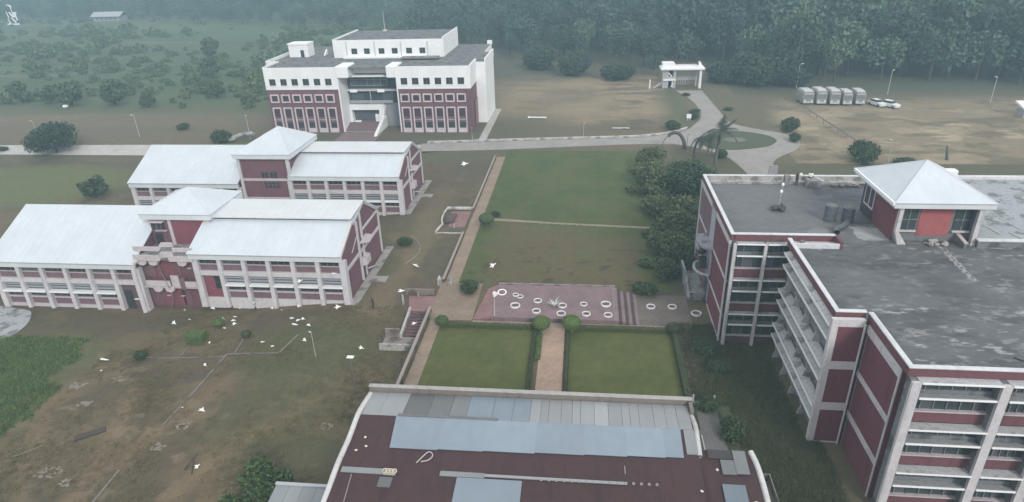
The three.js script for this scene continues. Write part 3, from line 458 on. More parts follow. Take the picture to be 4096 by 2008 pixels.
{
  const t = thing('teaching_block', 'rear teaching block of the same kind, hip roofed tower between white roofed wings', 'building', [-51.3, -1, -102]);
  wing(t, { x0: -75.0, sp: 3.13, n: 6, z: -95, dy: -1.55, gy: -1.8, ridge: [[0.5, 5.1], [-8.2, 9.1], [-15.4, 5.1]], oh: [0.5, 0.1] });
  wing(t, { x0: -47.3, sp: 3.03, n: 6, z: -95, dy: -0.1, gy: -0.6, ridge: [[0.4, 6.45], [-4.6, 8.75], [-4.9, 8.4], [-9.6, 9.3], [-15, 6.4]], oh: [0.1, 0.1], gable: true });
  part(t, 'tower_wall', bx(-55.2, -47.2, -2.3, 10, -105.4, -95), W.maroon);
  part(t, 'beam', bx(-55.25, -47.15, 5.55, 5.95, -95, -94.85), W.pinkwhite); part(t, 'beam', bx(-55.25, -47.15, 2.2, 2.7, -95, -94.85), W.pinkwhite);
  for (const [x0, x1, y0, y1, n, r] of [[-51.9, -50.7, 6.1, 7.0, 2, 1], [-50.4, -49.2, 6.1, 7.0, 2, 1], [-51.7, -49.0, 4.4, 5.3, 4, 2]]) { part(t, 'window', bx(x0, x1, y0, y1, -95, -94.93), W.dark); for (let k = 0; k <= n; k++) part(t, 'mullion', bx(x0 + (x1 - x0) * k / n - 0.05, x0 + (x1 - x0) * k / n + 0.05, y0, y1, -94.93, -94.87), W.mauve); if (r > 1) part(t, 'mullion', bx(x0, x1, (y0 + y1) / 2 - 0.05, (y0 + y1) / 2 + 0.05, -94.93, -94.86), W.mauve); }
  part(t, 'corner_post', bx(-55.5, -55.1, -2.3, 9.4, -95.3, -94.7), W.trim); part(t, 'corner_post', bx(-47.3, -46.9, 6.5, 9.4, -95.3, -94.7), W.trim);
  part(t, 'window', bx(-55.26, -55.2, 3, 5, -97.5, -95.6), W.dark);
  hip(t, -56.0, -46.25, -94.4, -106, 10.1, [-50.6, 12.9, -101.2], 0.75);
}

// ---------------------------------------------------------------- white and maroon block at the back
{
  const t = thing('administration_block', 'large white and maroon block with a recessed glass entrance and a box storey on top', 'building', [-49.5, 0, -160]);
  const wh = W.white, mr = W.maroon, roofM = M(0.2, 0.205, 0.21, { map: T.concrete, roughness: 0.9 });
  const ftrim = M(0.68, 0.6, 0.63, { map: T.plaster, roughness: 0.75 });
  for (const [x0, x1] of [[-73.2, -55.9], [-42.2, -25.4]]) {
    part(t, 'wall', bx(x0, x1, 9.9, 14.6, -153, -144), wh);
    part(t, 'wall', bx(x0 + 0.1, x1 - 0.1, -0.3, 9.9, -153, -144.1), mr);
    part(t, 'parapet', [bx(x0, x1, 14.6, 14.85, -144.3, -144)], wh);
    const n = 6, w0 = x0 < -50 ? -72.1 : -41.2, sp = x0 < -50 ? 2.66 : 2.59;
    for (let i = 0; i < n; i++) {
      const a = w0 + sp * i, w = 1.45;
      part(t, 'window', bx(a, a + w, 10.9, 12.35, -144.05, -143.96), W.glass);
      for (const k of [0.5]) part(t, 'mullion', bx(a + w * k - 0.03, a + w * k + 0.03, 10.9, 12.35, -143.96, -143.92), W.rail);
      part(t, 'sill', bx(a - 0.08, a + w + 0.08, 10.78, 10.9, -144, -143.85), wh);
      const fr = (x0, x1, y0, y1, m, nm = 'window_frame') => part(t, nm, [bx(x0, x0 + 0.28, y0, y1, -144.1, -143.8), bx(x1 - 0.28, x1, y0, y1, -144.1, -143.8), bx(x0 + 0.28, x1 - 0.28, y1 - 0.28, y1, -144.1, -143.8), bx(x0 + 0.28, x1 - 0.28, y0, y0 + 0.28, -144.1, -143.8)], m);
      const b = a - 0.42;
      const f1 = fr(b, b + 2.05, 6.95, 8.85, ftrim); part(f1, 'pane', bx(b + 0.28, b + 1.77, 7.23, 8.57, -144.15, -144.02), M(0.06, 0.03, 0.042, { roughness: 0.3 }));
      const f2 = fr(b, b + 2.1, 0.0, 5.85, ftrim);
      part(f2, 'pane', bx(b + 0.28, b + 1.82, 3.6, 5.57, -144.15, -144.02), M(0.06, 0.03, 0.042, { roughness: 0.3 }));
      part(f2, 'panel', bx(b + 0.28, b + 1.82, 2.35, 3.6, -144.12, -143.98), W.mauve); part(f2, 'rail', bx(b + 0.28, b + 1.82, 2.9, 3.0, -143.98, -143.92), ftrim);
      part(f2, 'pane', bx(b + 0.28, b + 1.82, 1.0, 2.35, -144.15, -144.02), W.dark);
      part(f2, 'panel', bx(b + 0.28, b + 1.82, 0.28, 1.0, -144.1, -143.95), i > 2 || x0 > -50 ? ftrim : W.mauve);
    }
  }
  part(t, 'drain_pipe', rod([-25.3, 0, -143.9], [-25.3, 9.6, -143.9], 0.1), W.mauve);
  // stepped body behind
  part(t, 'wall', bx(-76.4, -23.2, -0.3, 14.2, -166.8, -152.6), wh); part(t, 'wall', bx(-74.4, -25.4, -0.3, 14.15, -180, -166.8), wh);
  part(t, 'wall', bx(-55.9, -42.2, -0.3, 12.2, -153, -149.6), M(0.3, 0.3, 0.32, { map: T.plaster }));
  part(t, 'roof_slab', bx(-76.2, -23.4, 14.2, 14.3, -166.6, -152.8), roofM); part(t, 'roof_slab', bx(-74.2, -25.6, 14.15, 14.28, -179.8, -166.6), roofM);
  part(t, 'roof_slab', bx(-73, -25.6, 14.6, 14.66, -152.6, -144.3), roofM);
  for (const g of [[-23.4, -23.1, -166.9, -152.5], [-76.5, -76.2, -166.9, -152.5], [-25.6, -25.3, -152.5, -144.2], [-73.3, -73.0, -152.5, -144.2]]) part(t, 'parapet', bx(g[0], g[1], 13.2, 15.0, g[2], g[3]), wh);
  part(t, 'parapet', bx(-26.5, -25.2, 14.2, 15.2, -180.2, -179.6), wh); part(t, 'parapet', bx(-76.4, -73.2, 14.2, 14.9, -152.7, -152.5), wh);
  part(t, 'side_panel', bx(-25.3, -25.24, 0.4, 6.4, -151.8, -148.2), M(0.34, 0.16, 0.2, { map: T.plaster }));
  // portal piers and beam, standing proud of the roofline
  for (const [x0, x1] of [[-56.1, -53.2], [-44.4, -42.0]]) part(t, 'portal_cap', rbx(x0, x1, 12.4, 15.05, -149.2, -143.8, 0.25, 3), wh);
  part(t, 'portal_wall', bx(-56.0, -55.75, -0.3, 12.6, -149.6, -143.95), wh); part(t, 'portal_wall', bx(-42.3, -42.05, -0.3, 12.6, -149.6, -143.95), wh);
  part(t, 'portal_beam', bx(-53.2, -44.4, 12.9, 14.5, -148.5, -147.3), wh); part(t, 'portal_ledge', rbx(-54.6, -44.2, 12.1, 12.5, -149.3, -146.6, 0.1), wh);
  // glazed front inside the portal
  const gz = -149.5; part(t, 'glazing', bx(-55.6, -42.4, 5.6, 12.1, gz, gz + 0.06), M(0.05, 0.065, 0.075, { roughness: 0.12 }));
  for (let k = 0; k < 5; k++) part(t, 'pane', bx(-54.5 + k * 1.75, -52.9 + k * 1.75, 9.75, 10.9, gz + 0.06, gz + 0.1), M(0.09, 0.12, 0.14, { roughness: 0.1 }));
  for (const y of [9.6, 11.0, 11.5]) part(t, 'transom', bx(-54.8, -46.0, y, y + 0.12, gz + 0.06, gz + 0.16), W.louvre);
  for (const x of [-54.8, -50.9, -49.2, -47.6, -46.1]) part(t, 'mullion', bx(x - 0.06, x + 0.06, 9.6, 11.6, gz + 0.06, gz + 0.18), W.louvre);
  part(t, 'balcony_slab', bx(-55.7, -42.4, 8.55, 8.95, gz, gz + 1.1), W.trim);
  for (const x of [-54.9, -48.3]) part(t, 'sign_panel', bx(x, x + 1.7, 8.3, 9.0, gz + 1.1, gz + 1.2), M(0.9, 0.92, 0.94, { roughness: 0.4 }));
  part(t, 'column', rod([-50.3, 5.4, gz + 0.5], [-50.3, 8.5, gz + 0.5], 0.14), W.steel);
  for (const x of [-53.5, -46.2]) part(t, 'pane', bx(x - 1.4, x + 1.4, 6.2, 8.1, gz + 0.06, gz + 0.1), W.greyglass);
  part(t, 'railing', bx(-55.4, -45, 5.6, 6.3, gz + 0.5, gz + 0.54), M(0.3, 0.33, 0.35, { roughness: 0.3 }));
  // porch: a thick white frame with splayed legs over the raised entrance
  part(t, 'porch_frame', [prismZ([[-55.7, 1.2], [-54.8, 1.2], [-55.05, 4.2], [-48.3, 4.2], [-48.7, 1.2], [-47.6, 1.2], [-46.9, 4.6], [-47.4, 5.4], [-55.6, 5.4]], gz - 0.6, gz + 1.4)], wh);
  part(t, 'entrance', bx(-55.1, -48.2, 1.2, 4.2, gz - 0.3, gz + 0.05), W.greyglass);
  part(t, 'counter', bx(-49.6, -48.7, 1.3, 3.0, gz + 0.3, gz + 0.8), wh); part(t, 'planter', rbx(-54.5, -53, 1.3, 1.7, gz + 1.0, gz + 1.6, 0.1), wh);
  part(t, 'landing', bx(-55.75, -47.7, -0.2, 1.3, -149.5, -147.6), terra2M);
  for (let i = 0; i < 8; i++) part(t, 'step', bx(-55.75, -47.9, -0.2, 1.3 - (i + 1) * 0.155, -147.6 + i * 0.45, -147.6 + (i + 1) * 0.45 + 0.02), terra2M);
  part(t, 'step_edge', bx(-55.75, -47.9, 0, 0.12, -144.0, -143.8), W.pinkwhite);
  part(t, 'cheek_wall', prismX([[-149.4, 2.6], [-147.4, 2.5], [-141, 0.5], [-139.8, 0], [-149.4, -0.2]], -47.7, -47.0), wh);
  part(t, 'forecourt', bx(-55.8, -46.4, -0.1, 0.09, -143.8, -135.9), terra2M);
  // box storey and stair head on the roof
  part(t, 'box_storey', bx(-62, -34.3, 14.2, 18.3, -179.3, -160), wh); part(t, 'roof_slab', bx(-61.7, -34.6, 18.3, 18.36, -179, -160.3), roofM);
  part(t, 'parapet', bx(-34.6, -34.3, 18.3, 18.9, -179.3, -160), wh); part(t, 'parapet', bx(-62, -61.7, 18.3, 18.7, -179.3, -160), wh); part(t, 'parapet', bx(-61.7, -34.6, 18.3, 18.5, -160.25, -160), wh);
  part(t, 'step_wall', bx(-59.2, -38.6, 14.2, 14.6, -160.0, -158.6), wh);
  for (const x of [-58.7, -51.6, -45.0, -38.4]) part(t, 'pilaster', bx(x, x + 0.25, 14.6, 18.0, -160, -159.85), W.trim);
  for (const x of [-57.4, -54.2, -50.5, -47.2, -43.6, -40.3]) { const f = part(t, 'window', bx(x, x + 1.4, 15.2, 16.5, -160.04, -159.94), W.glass); part(f, 'mullion', bx(x + 0.67, x + 0.73, 15.2, 16.5, -159.94, -159.9), W.rail); part(f, 'mullion', bx(x, x + 0.67, 15.83, 15.88, -159.94, -159.91), W.rail); }
  part(t, 'stair_head', bx(-74.4, -69.4, 14.2, 17.3, -166, -162), wh); part(t, 'stair_head_roof', bx(-74.6, -69.3, 17.3, 17.6, -166.2, -161.8), wh); part(t, 'door', bx(-71.4, -70.5, 14.3, 16, -162.05, -161.94), W.dark);
  part(t, 'roof_vent', prismX([[-166, 14.3], [-166, 15.6], [-165.4, 15.4], [-163.8, 14.3]], -66.2, -65.9), wh);
  part(t, 'roof_vent', bx(-44, -35, 14.66, 14.9, -158, -155.4), M(0.28, 0.28, 0.28, { map: T.concrete }));
  solo('mast', [rod([-53.4, 18.36, -176.5], [-53.4, 23.5, -176.5], 0.09, 0.05), rbx(-53.9, -52.9, 18.36, 18.8, -177, -176, 0.1)], W.trim, 'thin mast on the top roof of the white block', 'mast', [-53.4, 18.36, -176.5]);
}
// ---------------------------------------------------------------- gatehouse at the end of the road
{
  const t = thing('gatehouse', 'white gatehouse with a wide flat canopy across the road end', 'gatehouse', [27, 0, -189.5]), gr = M(0.5, 0.5, 0.51, { map: T.plaster }), z = -189.5;
  part(t, 'tower', [bx(21.7, 23.3, -0.2, 5.2, z - 3, z), bx(24.6, 25.3, -0.2, 5.2, z - 3, z), bx(23.3, 24.6, 2.2, 3.2, z - 3, z)], gr);
  part(t, 'opening', bx(23.2, 24.7, 0, 5.1, z - 2.6, z - 2.4), W.dark);
  part(t, 'stair_flight', slab([[23.3, 4.4, z - 0.4], [24.7, 2.9, z - 0.4], [24.7, 2.9, z - 1.4], [23.3, 4.4, z - 1.4]], 0.3), W.white); part(t, 'stair_flight', prismZ([[24.0, 0.3], [24.6, 0.3], [24.7, 1.9], [24.3, 1.9], [24.3, 0.9]], z - 0.5, z - 0.1), W.white);
  part(t, 'ledge', bx(21.8, 25.3, 2.15, 2.6, z - 0.4, z + 0.35), W.white);
  part(t, 'canopy', rbx(20.9, 33.0, 5.1, 5.75, z - 4, z + 0.9, 0.2), W.white); part(t, 'canopy_upstand', bx(25.2, 31.2, 5.75, 6.05, z - 3.6, z - 3.2), W.pinkwhite);
  part(t, 'roof_block', ext(shp([[21.4, 5.75], [25.2, 5.75], [25.1, 6.4], [24.8, 6.85], [24.4, 7.05], [21.4, 7.05]]), 2.6).translate(0, 0, z - 2.6), W.white);
  part(t, 'finial', ext(shp([[31.5, 5.75], [32.2, 5.75], [32.15, 6.6], [31.6, 7.35], [31.3, 7.2]]), 0.5).translate(0, 0, z - 1), W.white);
  part(t, 'column', rod([32.0, -0.2, z], [32.0, 5.2, z], 0.42, 0.38, 12), W.white); part(t, 'column', rod([31.3, -0.2, z - 3], [31.3, 5.2, z - 3], 0.25), gr);
  part(t, 'cross_beam', bx(25.3, 31.6, 1.7, 2.6, z - 3.4, z - 3), gr);
  for (let i = 0; i < 9; i++) part(t, 'gate_bar', bx(25.6 + i * 0.66, 25.95 + i * 0.66, 0.3, 1.7, z - 3.2, z - 3.1), i < 5 ? W.louvre : W.rail);
  part(t, 'soffit', bx(25.3, 31.8, 4.7, 5.1, z - 3.8, z - 3.4), W.mauve);
  part(t, 'side_stair', slab([[19.2, 0, z - 0.5], [21.7, 1.6, z - 0.5], [21.7, 1.6, z - 1.6], [19.2, 0, z - 1.6]], 0.3), gr);
  solo('post', [rod([18.2, 0, -189.5], [18.2, 2.5, -189.5], 0.22, 0.18)], W.white, 'white post standing left of the gatehouse', 'post', [18.2, 0, -189.5]);
}
// ---------------------------------------------------------------- classroom building on the right
{
  const t = thing('classroom_building', 'three storey maroon building on the right with stepped flat roof and rows of sunshades', 'building', [24, 0, -58]);
  const L = [12.0, 7.97, 3.95], cap = M(0.72, 0.73, 0.75, { map: T.plaster, roughness: 0.7 }), shadeM = M(0.58, 0.585, 0.59, { map: T.concrete, roughness: 0.75 }), lipM = M(0.84, 0.85, 0.86, { roughness: 0.7 }), pane = M(0.045, 0.06, 0.065, { roughness: 0.1 });
  const wall = M(0.185, 0.058, 0.076, { map: T.plaster, roughness: 0.93, bumpMap: T.bump, bumpScale: 0.004 }), parM = M(0.175, 0.072, 0.085, { map: T.plaster, roughness: 0.92 }), grey = M(0.24, 0.25, 0.27, { map: T.concrete, roughness: 0.8 });
  // storeys (solid core set back behind the facades)
  part(t, 'core', prismY([[14.9, -78.4], [62, -78.4], [62, -39.6], [22.4, -39.6], [22.4, -45.8], [20.5, -45.8], [20.5, -60.9], [14.9, -60.9]], -0.3, 11.9), wall);
  // flat roof with its own stains and worn screed
  {
    const N = 1024, d = new Uint8Array(N * N * 4), g = (v) => Math.round(255 * Math.pow(clamp(v), 1 / 2.2));
    for (let j = 0; j < N; j++) for (let i = 0; i < N; i++) {
      const x = 14 + 48 * i / N, z = -38 - 42 * j / N; const n = fbm(x * 0.16, z * 0.3, 711, 5), m = fbm(x * 0.5 + 4, z * 1.3, 733, 4), k = fbm(x * 1.8, z * 3.2, 751, 3);
      let c = mix3([0.13, 0.138, 0.146], [0.19, 0.2, 0.21], sm(0.35, 0.65, n));
      c = mix3(c, [0.095, 0.1, 0.11], sm(0.55, 0.75, fbm(x * 0.3 + 40, z * 0.9, 771, 4)) * 0.7);
      const den = sm(0.42, 0.62, fbm(x * 0.11 + 9, z * 0.13, 799, 3)); c = mix3(c, [0.5, 0.51, 0.5], sm(0.54, 0.74, m * 0.55 + k * 0.45) * (0.12 + 0.34 * den)); c = mix3(c, [0.7, 0.7, 0.68], sm(0.66, 0.78, fbm(x * 0.8 + 70, z * 2.0, 787, 5)) * (0.15 + 0.5 * den));
      const e = inEll(x, z, 28.3, -63.2, 4.6, 1.9) + (m - 0.5) * 1.8; c = mix3(c, [0.66, 0.68, 0.69], sm(1.2, 0.5, e) * 0.8);
      const cr = Math.abs(seg(x, z, 34.2, -60, 33.8, -53.5) + (k - 0.5) * 0.7 - 0.1); c = mix3(c, [0.7, 0.7, 0.66], sm(0.16, 0.04, cr) * 0.7);
      if (x < 27 + (n - 0.5) * 3 && z < -60.5) { c = mix3([0.19, 0.195, 0.205], [0.24, 0.245, 0.25], sm(0.3, 0.7, n)); c = mix3(c, [0.36, 0.36, 0.36], sm(1.1, 0.4, inEll(x, z, 24.4, -63, 1.8, 1.0) + (m - 0.5) * 2) * 0.7); }
      const q = 0.46 + 0.22 * k + 0.14 * (hsh(i, j, 3) - 0.5), o = (j * N + i) * 4; d[o] = g(c[0] * q); d[o + 1] = g(c[1] * q); d[o + 2] = g(c[2] * q); d[o + 3] = 255;
    }
    const tx = srgb(new THREE.DataTexture(d, N, N)); tx.wrapS = tx.wrapT = THREE.RepeatWrapping; tx.magFilter = THREE.LinearFilter; tx.minFilter = THREE.LinearMipmapLinearFilter; tx.generateMipmaps = true; tx.repeat.set(1 / 48, 1 / 42); tx.offset.set(-14 / 48, -38 / 42); tx.needsUpdate = true;
    part(t, 'flat_roof', prismY([[14.9, -78.4], [62, -78.4], [62, -39.3], [22.7, -39.3], [22.7, -46], [20.4, -46], [20.4, -60.6], [14.9, -60.6]], 11.9, 12.02), new THREE.MeshStandardMaterial({ map: tx, roughness: 0.75, bumpMap: T.bump, bumpScale: 0.01 }));
  }
  // parapet: outer maroon face, pale coping
  const par = (x0, x1, z0, z1, ax) => { part(t, 'parapet', bx(x0, x1, 12.02, 12.68, z0, z1), parM); const e = 0.05; part(t, 'coping', rbx(x0 - e, x1 + e, 12.68, 12.8, z0 - e, z1 + e, 0.04), cap); };
  par(14.75, 15.05, -78.6, -60.75); par(15.1, 24.6, -61.05, -60.75); part(t, 'parapet', bx(15.1, 34, 12.02, 12.68, -78.6, -78.3), W.palecon); part(t, 'coping', rbx(15.05, 34, 12.68, 12.8, -78.65, -78.25, 0.04), cap); part(t, 'parapet_upstand', bx(15.1, 34, 12.02, 12.3, -78.3, -77.3), W.palecon);
  par(19.95, 20.25, -59.9, -46.55); par(19.95, 22.25, -46.5, -46.2); par(22.4, 22.7, -46.15, -39.3); par(22.4, 62, -39.25, -38.95);
  part(t, 'gutter_floor', bx(20.4, 24.6, 12.02, 12.1, -60.7, -59.4), W.pinkwhite); part(t, 'gutter_wall', bx(24.6, 24.9, 12.02, 12.75, -61, -59.2), parM); part(t, 'gutter_wall', bx(20.3, 24.6, 12.02, 12.5, -59.4, -59.2), cap);
  // a facade that looks towards the camera
  const front = (z, xs, pr, nP, pilW) => {
    for (let i = 0; i < xs.length; i++) part(t, 'pilaster', bx(xs[i] - pilW / 2, xs[i] + pilW / 2, -0.3, 12.0, z + pr - 0.22, z + pr + 0.05), W.trim), part(t, 'pier', bx(xs[i] - pilW / 2 + 0.06, xs[i] + pilW / 2 - 0.06, -0.3, 11.95, z - 0.1, z + pr - 0.22), grey);
    for (let i = 0; i < xs.length - 1; i++) {
      const a = xs[i] + pilW / 2 - 0.06, b = xs[i + 1] - pilW / 2 + 0.06;
      for (let s = 0; s < 3; s++) {
        const y = L[s], Y = (d) => y - d;
        part(t, 'sunshade', slab([[a, Y(0), z], [b, Y(0), z], [b, Y(0.0), z + pr], [a, Y(0.0), z + pr]], 0.08), shadeM); part(t, 'sunshade_lip', bx(a + 0.1, b, Y(0.1), Y(-0.03), z + pr, z + pr + 0.06), lipM);
        part(t, 'sunshade', slab([[a + 0.1, Y(1.5), z], [b - 0.05, Y(1.5), z], [b - 0.05, Y(1.3), z + pr * 0.92], [a + 0.1, Y(1.3), z + pr * 0.92]], 0.08), shadeM); part(t, 'sunshade_lip', bx(a + 0.2, b - 0.05, Y(1.42), Y(1.26), z + pr * 0.92, z + pr * 0.92 + 0.06), lipM);
        for (const yy of [0.1, 1.4]) part(t, 'bracket', prismX([[z, Y(yy)], [z + pr * 0.9, Y(yy)], [z + pr * 0.6, Y(yy + 0.35)], [z, Y(yy + 0.6)]], a, a + 0.09), W.rail);
        part(t, 'spandrel', bx(a, b, Y(1.52), Y(1.14), z - 0.2, z + 0.02), grey);
        for (let k = 0; k < nP; k++) {
          const p0 = a + (b - a) * k / nP, p1 = a + (b - a) * (k + 1) / nP;
          part(t, 'pane', bx(p0 + 0.03, p1 - 0.03, Y(1.14), Y(0.1), z - 0.16, z - 0.1), pane); part(t, 'pane', bx(p0 + 0.03, p1 - 0.03, Y(2.9), Y(1.5), z - 0.16, z - 0.1), (k + s * 2 + i) % 4 === 1 ? W.greyglass : pane);
          if (k) { part(t, 'mullion', bx(p0 - 0.035, p0 + 0.035, Y(2.9), Y(1.5), z - 0.12, z - 0.02), grey); part(t, 'mullion', bx(p0 - 0.035, p0 + 0.035, Y(1.14), Y(0.1), z - 0.12, z - 0.02), grey); }
        }
        part(t, 'sill', bx(a, b, Y(2.98), Y(2.88), z - 0.1, z + 0.2), W.pinkwhite);
        part(t, 'panel', bx(a, b, Y(4.0) + 0.06, Y(2.98), z - 0.1, z + 0.05), parM);
      }
    }
  };
  front(-39.1, [22.75, 28.5, 31.95, 37.5, 43], 0.85, 6, 0.6);
  front(-60.6, [15.1, 18.05, 20.9], 0.6, 3, 0.3);
  // facade that looks left: long sunshades and upright fins
  {
    const x = 20.5, pr = 0.8, cgrey = shadeM;
    for (let s = 0; s < 3; s++) for (let k = 0; k < 10; k++) part(t, 'pane', bx(x - 0.03, x + 0.1, L[s] - 2.9, L[s] - 0.1, -60.3 + k * 1.42, -58.96 + k * 1.42), pane);
    for (let s = 0; s < 3; s++) for (const [d, w] of [[0, 1], [1.3, 0.95]]) {
      const y = L[s] - d - 0.55; part(t, 'sunshade', slab([[x, y + 0.3, -59.4], [x, y + 0.3, -46.2], [x - pr * w, y, -46.2], [x - pr * w, y, -59.4]], 0.09), cgrey); part(t, 'sunshade_lip', bx(x - pr * w - 0.07, x - pr * w, y - 0.14, y + 0.07, -59.4, -46.2), lipM);
      for (let k = 0; k < 5; k++) { const z = -58.2 + k * 2.9; part(t, 'bracket', prismZ([[x, y + 0.2], [x - pr * w * 0.8, y - 0.05], [x, y - 0.3]], z, z + 0.1), cgrey); }
    }
    for (let s = 0; s < 3; s++) for (let k = 0; k < 4; k++) { const z = -58.2 + k * 2.95 - (s % 2) * 0.4, y1 = L[s] - 1.9, y0 = L[s] - 4.2; part(t, 'fin', prismZ([[x, y0], [x - 0.75, y0 + 0.2], [x - 0.5, (y0 + y1) / 2], [x - 0.8, y1 - 0.1], [x, y1]], z, z + 0.12), shadeM); part(t, 'panel', bx(x - 0.12, x, y0 + 0.3, y0 + 1.3, z + 0.15, z + 2.8), grey); }
  }
  // plain end pier: white frame round three maroon panels, then a long maroon flank
  part(t, 'frame', [bx(19.6, 20.12, -0.3, 11.8, -46, -45.6), bx(20.12, 22.1, 11.7, 12.35, -46, -45.6), bx(20.12, 22.1, 7.65, 8.4, -46, -45.6), bx(20.12, 22.1, 3.5, 4.25, -46, -45.6), bx(20.12, 22.1, -0.2, 0.12, -46, -45.6), bx(19.6, 20.12, 11.8, 12.35, -46, -45.6)], W.trim);
  for (const [a, b] of [[0.12, 3.5], [4.25, 7.65], [8.4, 11.7]]) part(t, 'panel', bx(20.12, 22.1, a, b, -45.9, -45.66), wall);
  part(t, 'drain_pipe', rod([22.05, 0, -45.5], [22.05, 12.0, -45.5], 0.09), W.trim); part(t, 'drain_pipe', rod([22.32, 0, -45.35], [22.32, 11.4, -45.35], 0.06), W.rail);
  for (const [y0, y1] of [[11.25, 11.95], [7.2, 7.7], [3.1, 3.65]]) part(t, 'band', bx(22.28, 22.42, y0, y1, -45.6, -39.7), W.trim);
  for (const [a, b] of [[0.0, 3.1], [3.65, 7.2], [7.7, 11.25]]) part(t, 'panel', bx(22.34, 22.42, a, b, -45.6, -39.7), wall);
  part(t, 'edge_strip', bx(22.26, 22.36, 0, 11.9, -39.75, -39.62), cap); 
  // far left flank
  
  for (const [y0, y1] of [[11.3, 12.0], [7.2, 7.5], [3.1, 3.4], [0, 0.2]]) { part(t, 'band', bx(14.76, 14.92, y0, y1, -68.6, -60.75), W.trim); part(t, 'band', bx(14.76, 14.92, y0, y1, -78.4, -71.4), W.trim); }
  for (const [a, b] of [[0.2, 3.1], [3.4, 7.2], [7.5, 11.3]]) { part(t, 'panel', bx(14.82, 14.92, a, b, -68.6, -60.9), wall); part(t, 'panel', bx(14.82, 14.92, a, b, -78.3, -71.4), W.mauve); }
  part(t, 'stair_strip', bx(14.78, 14.92, 0.2, 11.6, -71.2, -68.8), M(0.45, 0.46, 0.52, { map: T.plaster })); part(t, 'edge_strip', rod([14.74, 0, -60.8], [14.74, 12, -60.8], 0.12), W.trim); part(t, 'edge_strip', rod([14.74, 0, -78.5], [14.74, 12, -78.5], 0.12), W.trim);
  part(t, 'balcony', prismY([[14.8, -72.6], [13.5, -72.2], [13.1, -70.4], [13.7, -68.6], [14.8, -67.9]], 7.3, 7.55), M(0.4, 0.38, 0.42, { map: T.concrete }));
  part(t, 'balcony_wall', tube([[14.8, 4.0, -72.4], [13.7, 3.8, -72.0], [13.4, 3.7, -70.4], [14.0, 3.8, -69], [14.8, 3.9, -68.4]], 0.22, 20, 6), M(0.45, 0.46, 0.5, { map: T.concrete }));
  part(t, 'entrance_wall', prismX([[-76.5, 0], [-76.5, 1.9], [-72.8, 1.9], [-69.4, 0.4], [-69.4, 0]], 12.7, 12.95), M(0.36, 0.36, 0.38, { map: T.concrete })); part(t, 'entrance_wall', bx(12.95, 14.7, 0, 1.0, -69.8, -69.5), M(0.36, 0.36, 0.38, { map: T.concrete }));
  part(t, 'entrance_slab', bx(12.95, 14.8, 0, 0.5, -76.2, -69.8), M(0.33, 0.33, 0.34, { map: T.concrete })); part(t, 'entrance_door', bx(14.72, 14.8, 0.5, 2.8, -71, -69.2), W.dark);
  // raised pale roof at the far right and the hip roofed stair pavilion
  const pr2 = M(0.42, 0.445, 0.46, { map: T.concrete, roughness: 0.7 });
  part(t, 'raised_roof', slab([[37.6, 12.75, -60.2], [62, 12.75, -60.2], [62, 12.9, -77], [37.6, 12.9, -77]], 0.2), pr2); part(t, 'raised_roof_edge', bx(37.4, 62, 12.0, 12.6, -60.4, -60.1), grey); part(t, 'coping', rbx(37.3, 62, 12.66, 12.84, -60.5, -59.95, 0.05), cap); part(t, 'coping', rbx(37.4, 62, 12.8, 13.25, -77.6, -77, 0.05), cap);
  for (const [x, z, l] of [[39.5, -64, 2.5], [42, -66, 3.4], [44.5, -63, 2], [41, -62, 1.6]]) part(t, 'roof_rib', slab([[x, 12.83, z], [x + 0.5, 12.83, z + l], [x + 0.62, 12.83, z + l], [x + 0.12, 12.83, z]], 0.06), W.steel);
  part(t, 'pavilion_wall', bx(30.2, 37.2, 12, 16, -69.4, -61.5), M(0.2, 0.2, 0.205, { map: T.plaster })); part(t, 'pavilion_panel', bx(32.3, 35.2, 12.6, 15.9, -61.5, -61.44), M(0.42, 0.12, 0.125, { map: T.plaster, roughness: 0.8 }), 'bright red wall panel of the pavilion');
  part(t, 'pavilion_wall', bx(30.06, 30.2, 12, 16, -66.2, -61.4), wall);
  for (const x of [30.6, 35.5]) { const f = part(t, 'window', bx(x, x + 1.5, 13.2, 15.4, -61.5, -61.42), pane); part(f, 'mullion', bx(x + 0.7, x + 0.8, 13.2, 15.4, -61.42, -61.36), grey); part(f, 'mullion', bx(x, x + 0.7, 14.25, 14.35, -61.42, -61.36), grey); part(f, 'mullion', bx(x + 0.8, x + 1.5, 14.25, 14.35, -61.42, -61.36), grey); part(f, 'sill', bx(x - 0.05, x + 1.55, 13.05, 13.2, -61.44, -61.2), W.trim); }
  part(t, 'pavilion_opening', bx(30.02, 30.06, 12.05, 15.8, -69.3, -66.3), W.dark); for (const z of [-66.3, -67.4, -68.6]) part(t, 'pavilion_post', bx(29.94, 30.02, 13.2, 15.8, z - 0.07, z + 0.07), W.trim); part(t, 'pavilion_rail', bx(29.94, 30.02, 13.2, 13.35, -68.6, -66.3), W.trim);
  part(t, 'column', bx(37.0, 37.4, 12, 16, -60.9, -60.5), W.trim); part(t, 'column', [bx(29.95, 30.3, 13.3, 16, -60.9, -60.5), prismZ([[29.95, 13.3], [30.3, 13.3], [31.2, 12.0], [30.4, 12.0]], -60.9, -60.5)], W.trim);
  part(t, 'pavilion_flank', bx(37.2, 37.36, 12, 15.9, -69.4, -60.9), grey);
  part(t, 'stair_parapet', prismX([[-65.2, 13.35], [-59.7, 12.55], [-59.7, 12], [-65.2, 12]], 36.0, 36.25), grey); part(t, 'coping', slab([[35.95, 13.45, -65.3], [36.3, 13.45, -65.3], [36.3, 12.65, -59.6], [35.95, 12.65, -59.6]], 0.1), M(0.66, 0.56, 0.58, { map: T.plaster }));
  hip(t, 29.15, 38.15, -60.1, -70.3, 16.45, [33.6, 19.05, -65.2], 0.55);
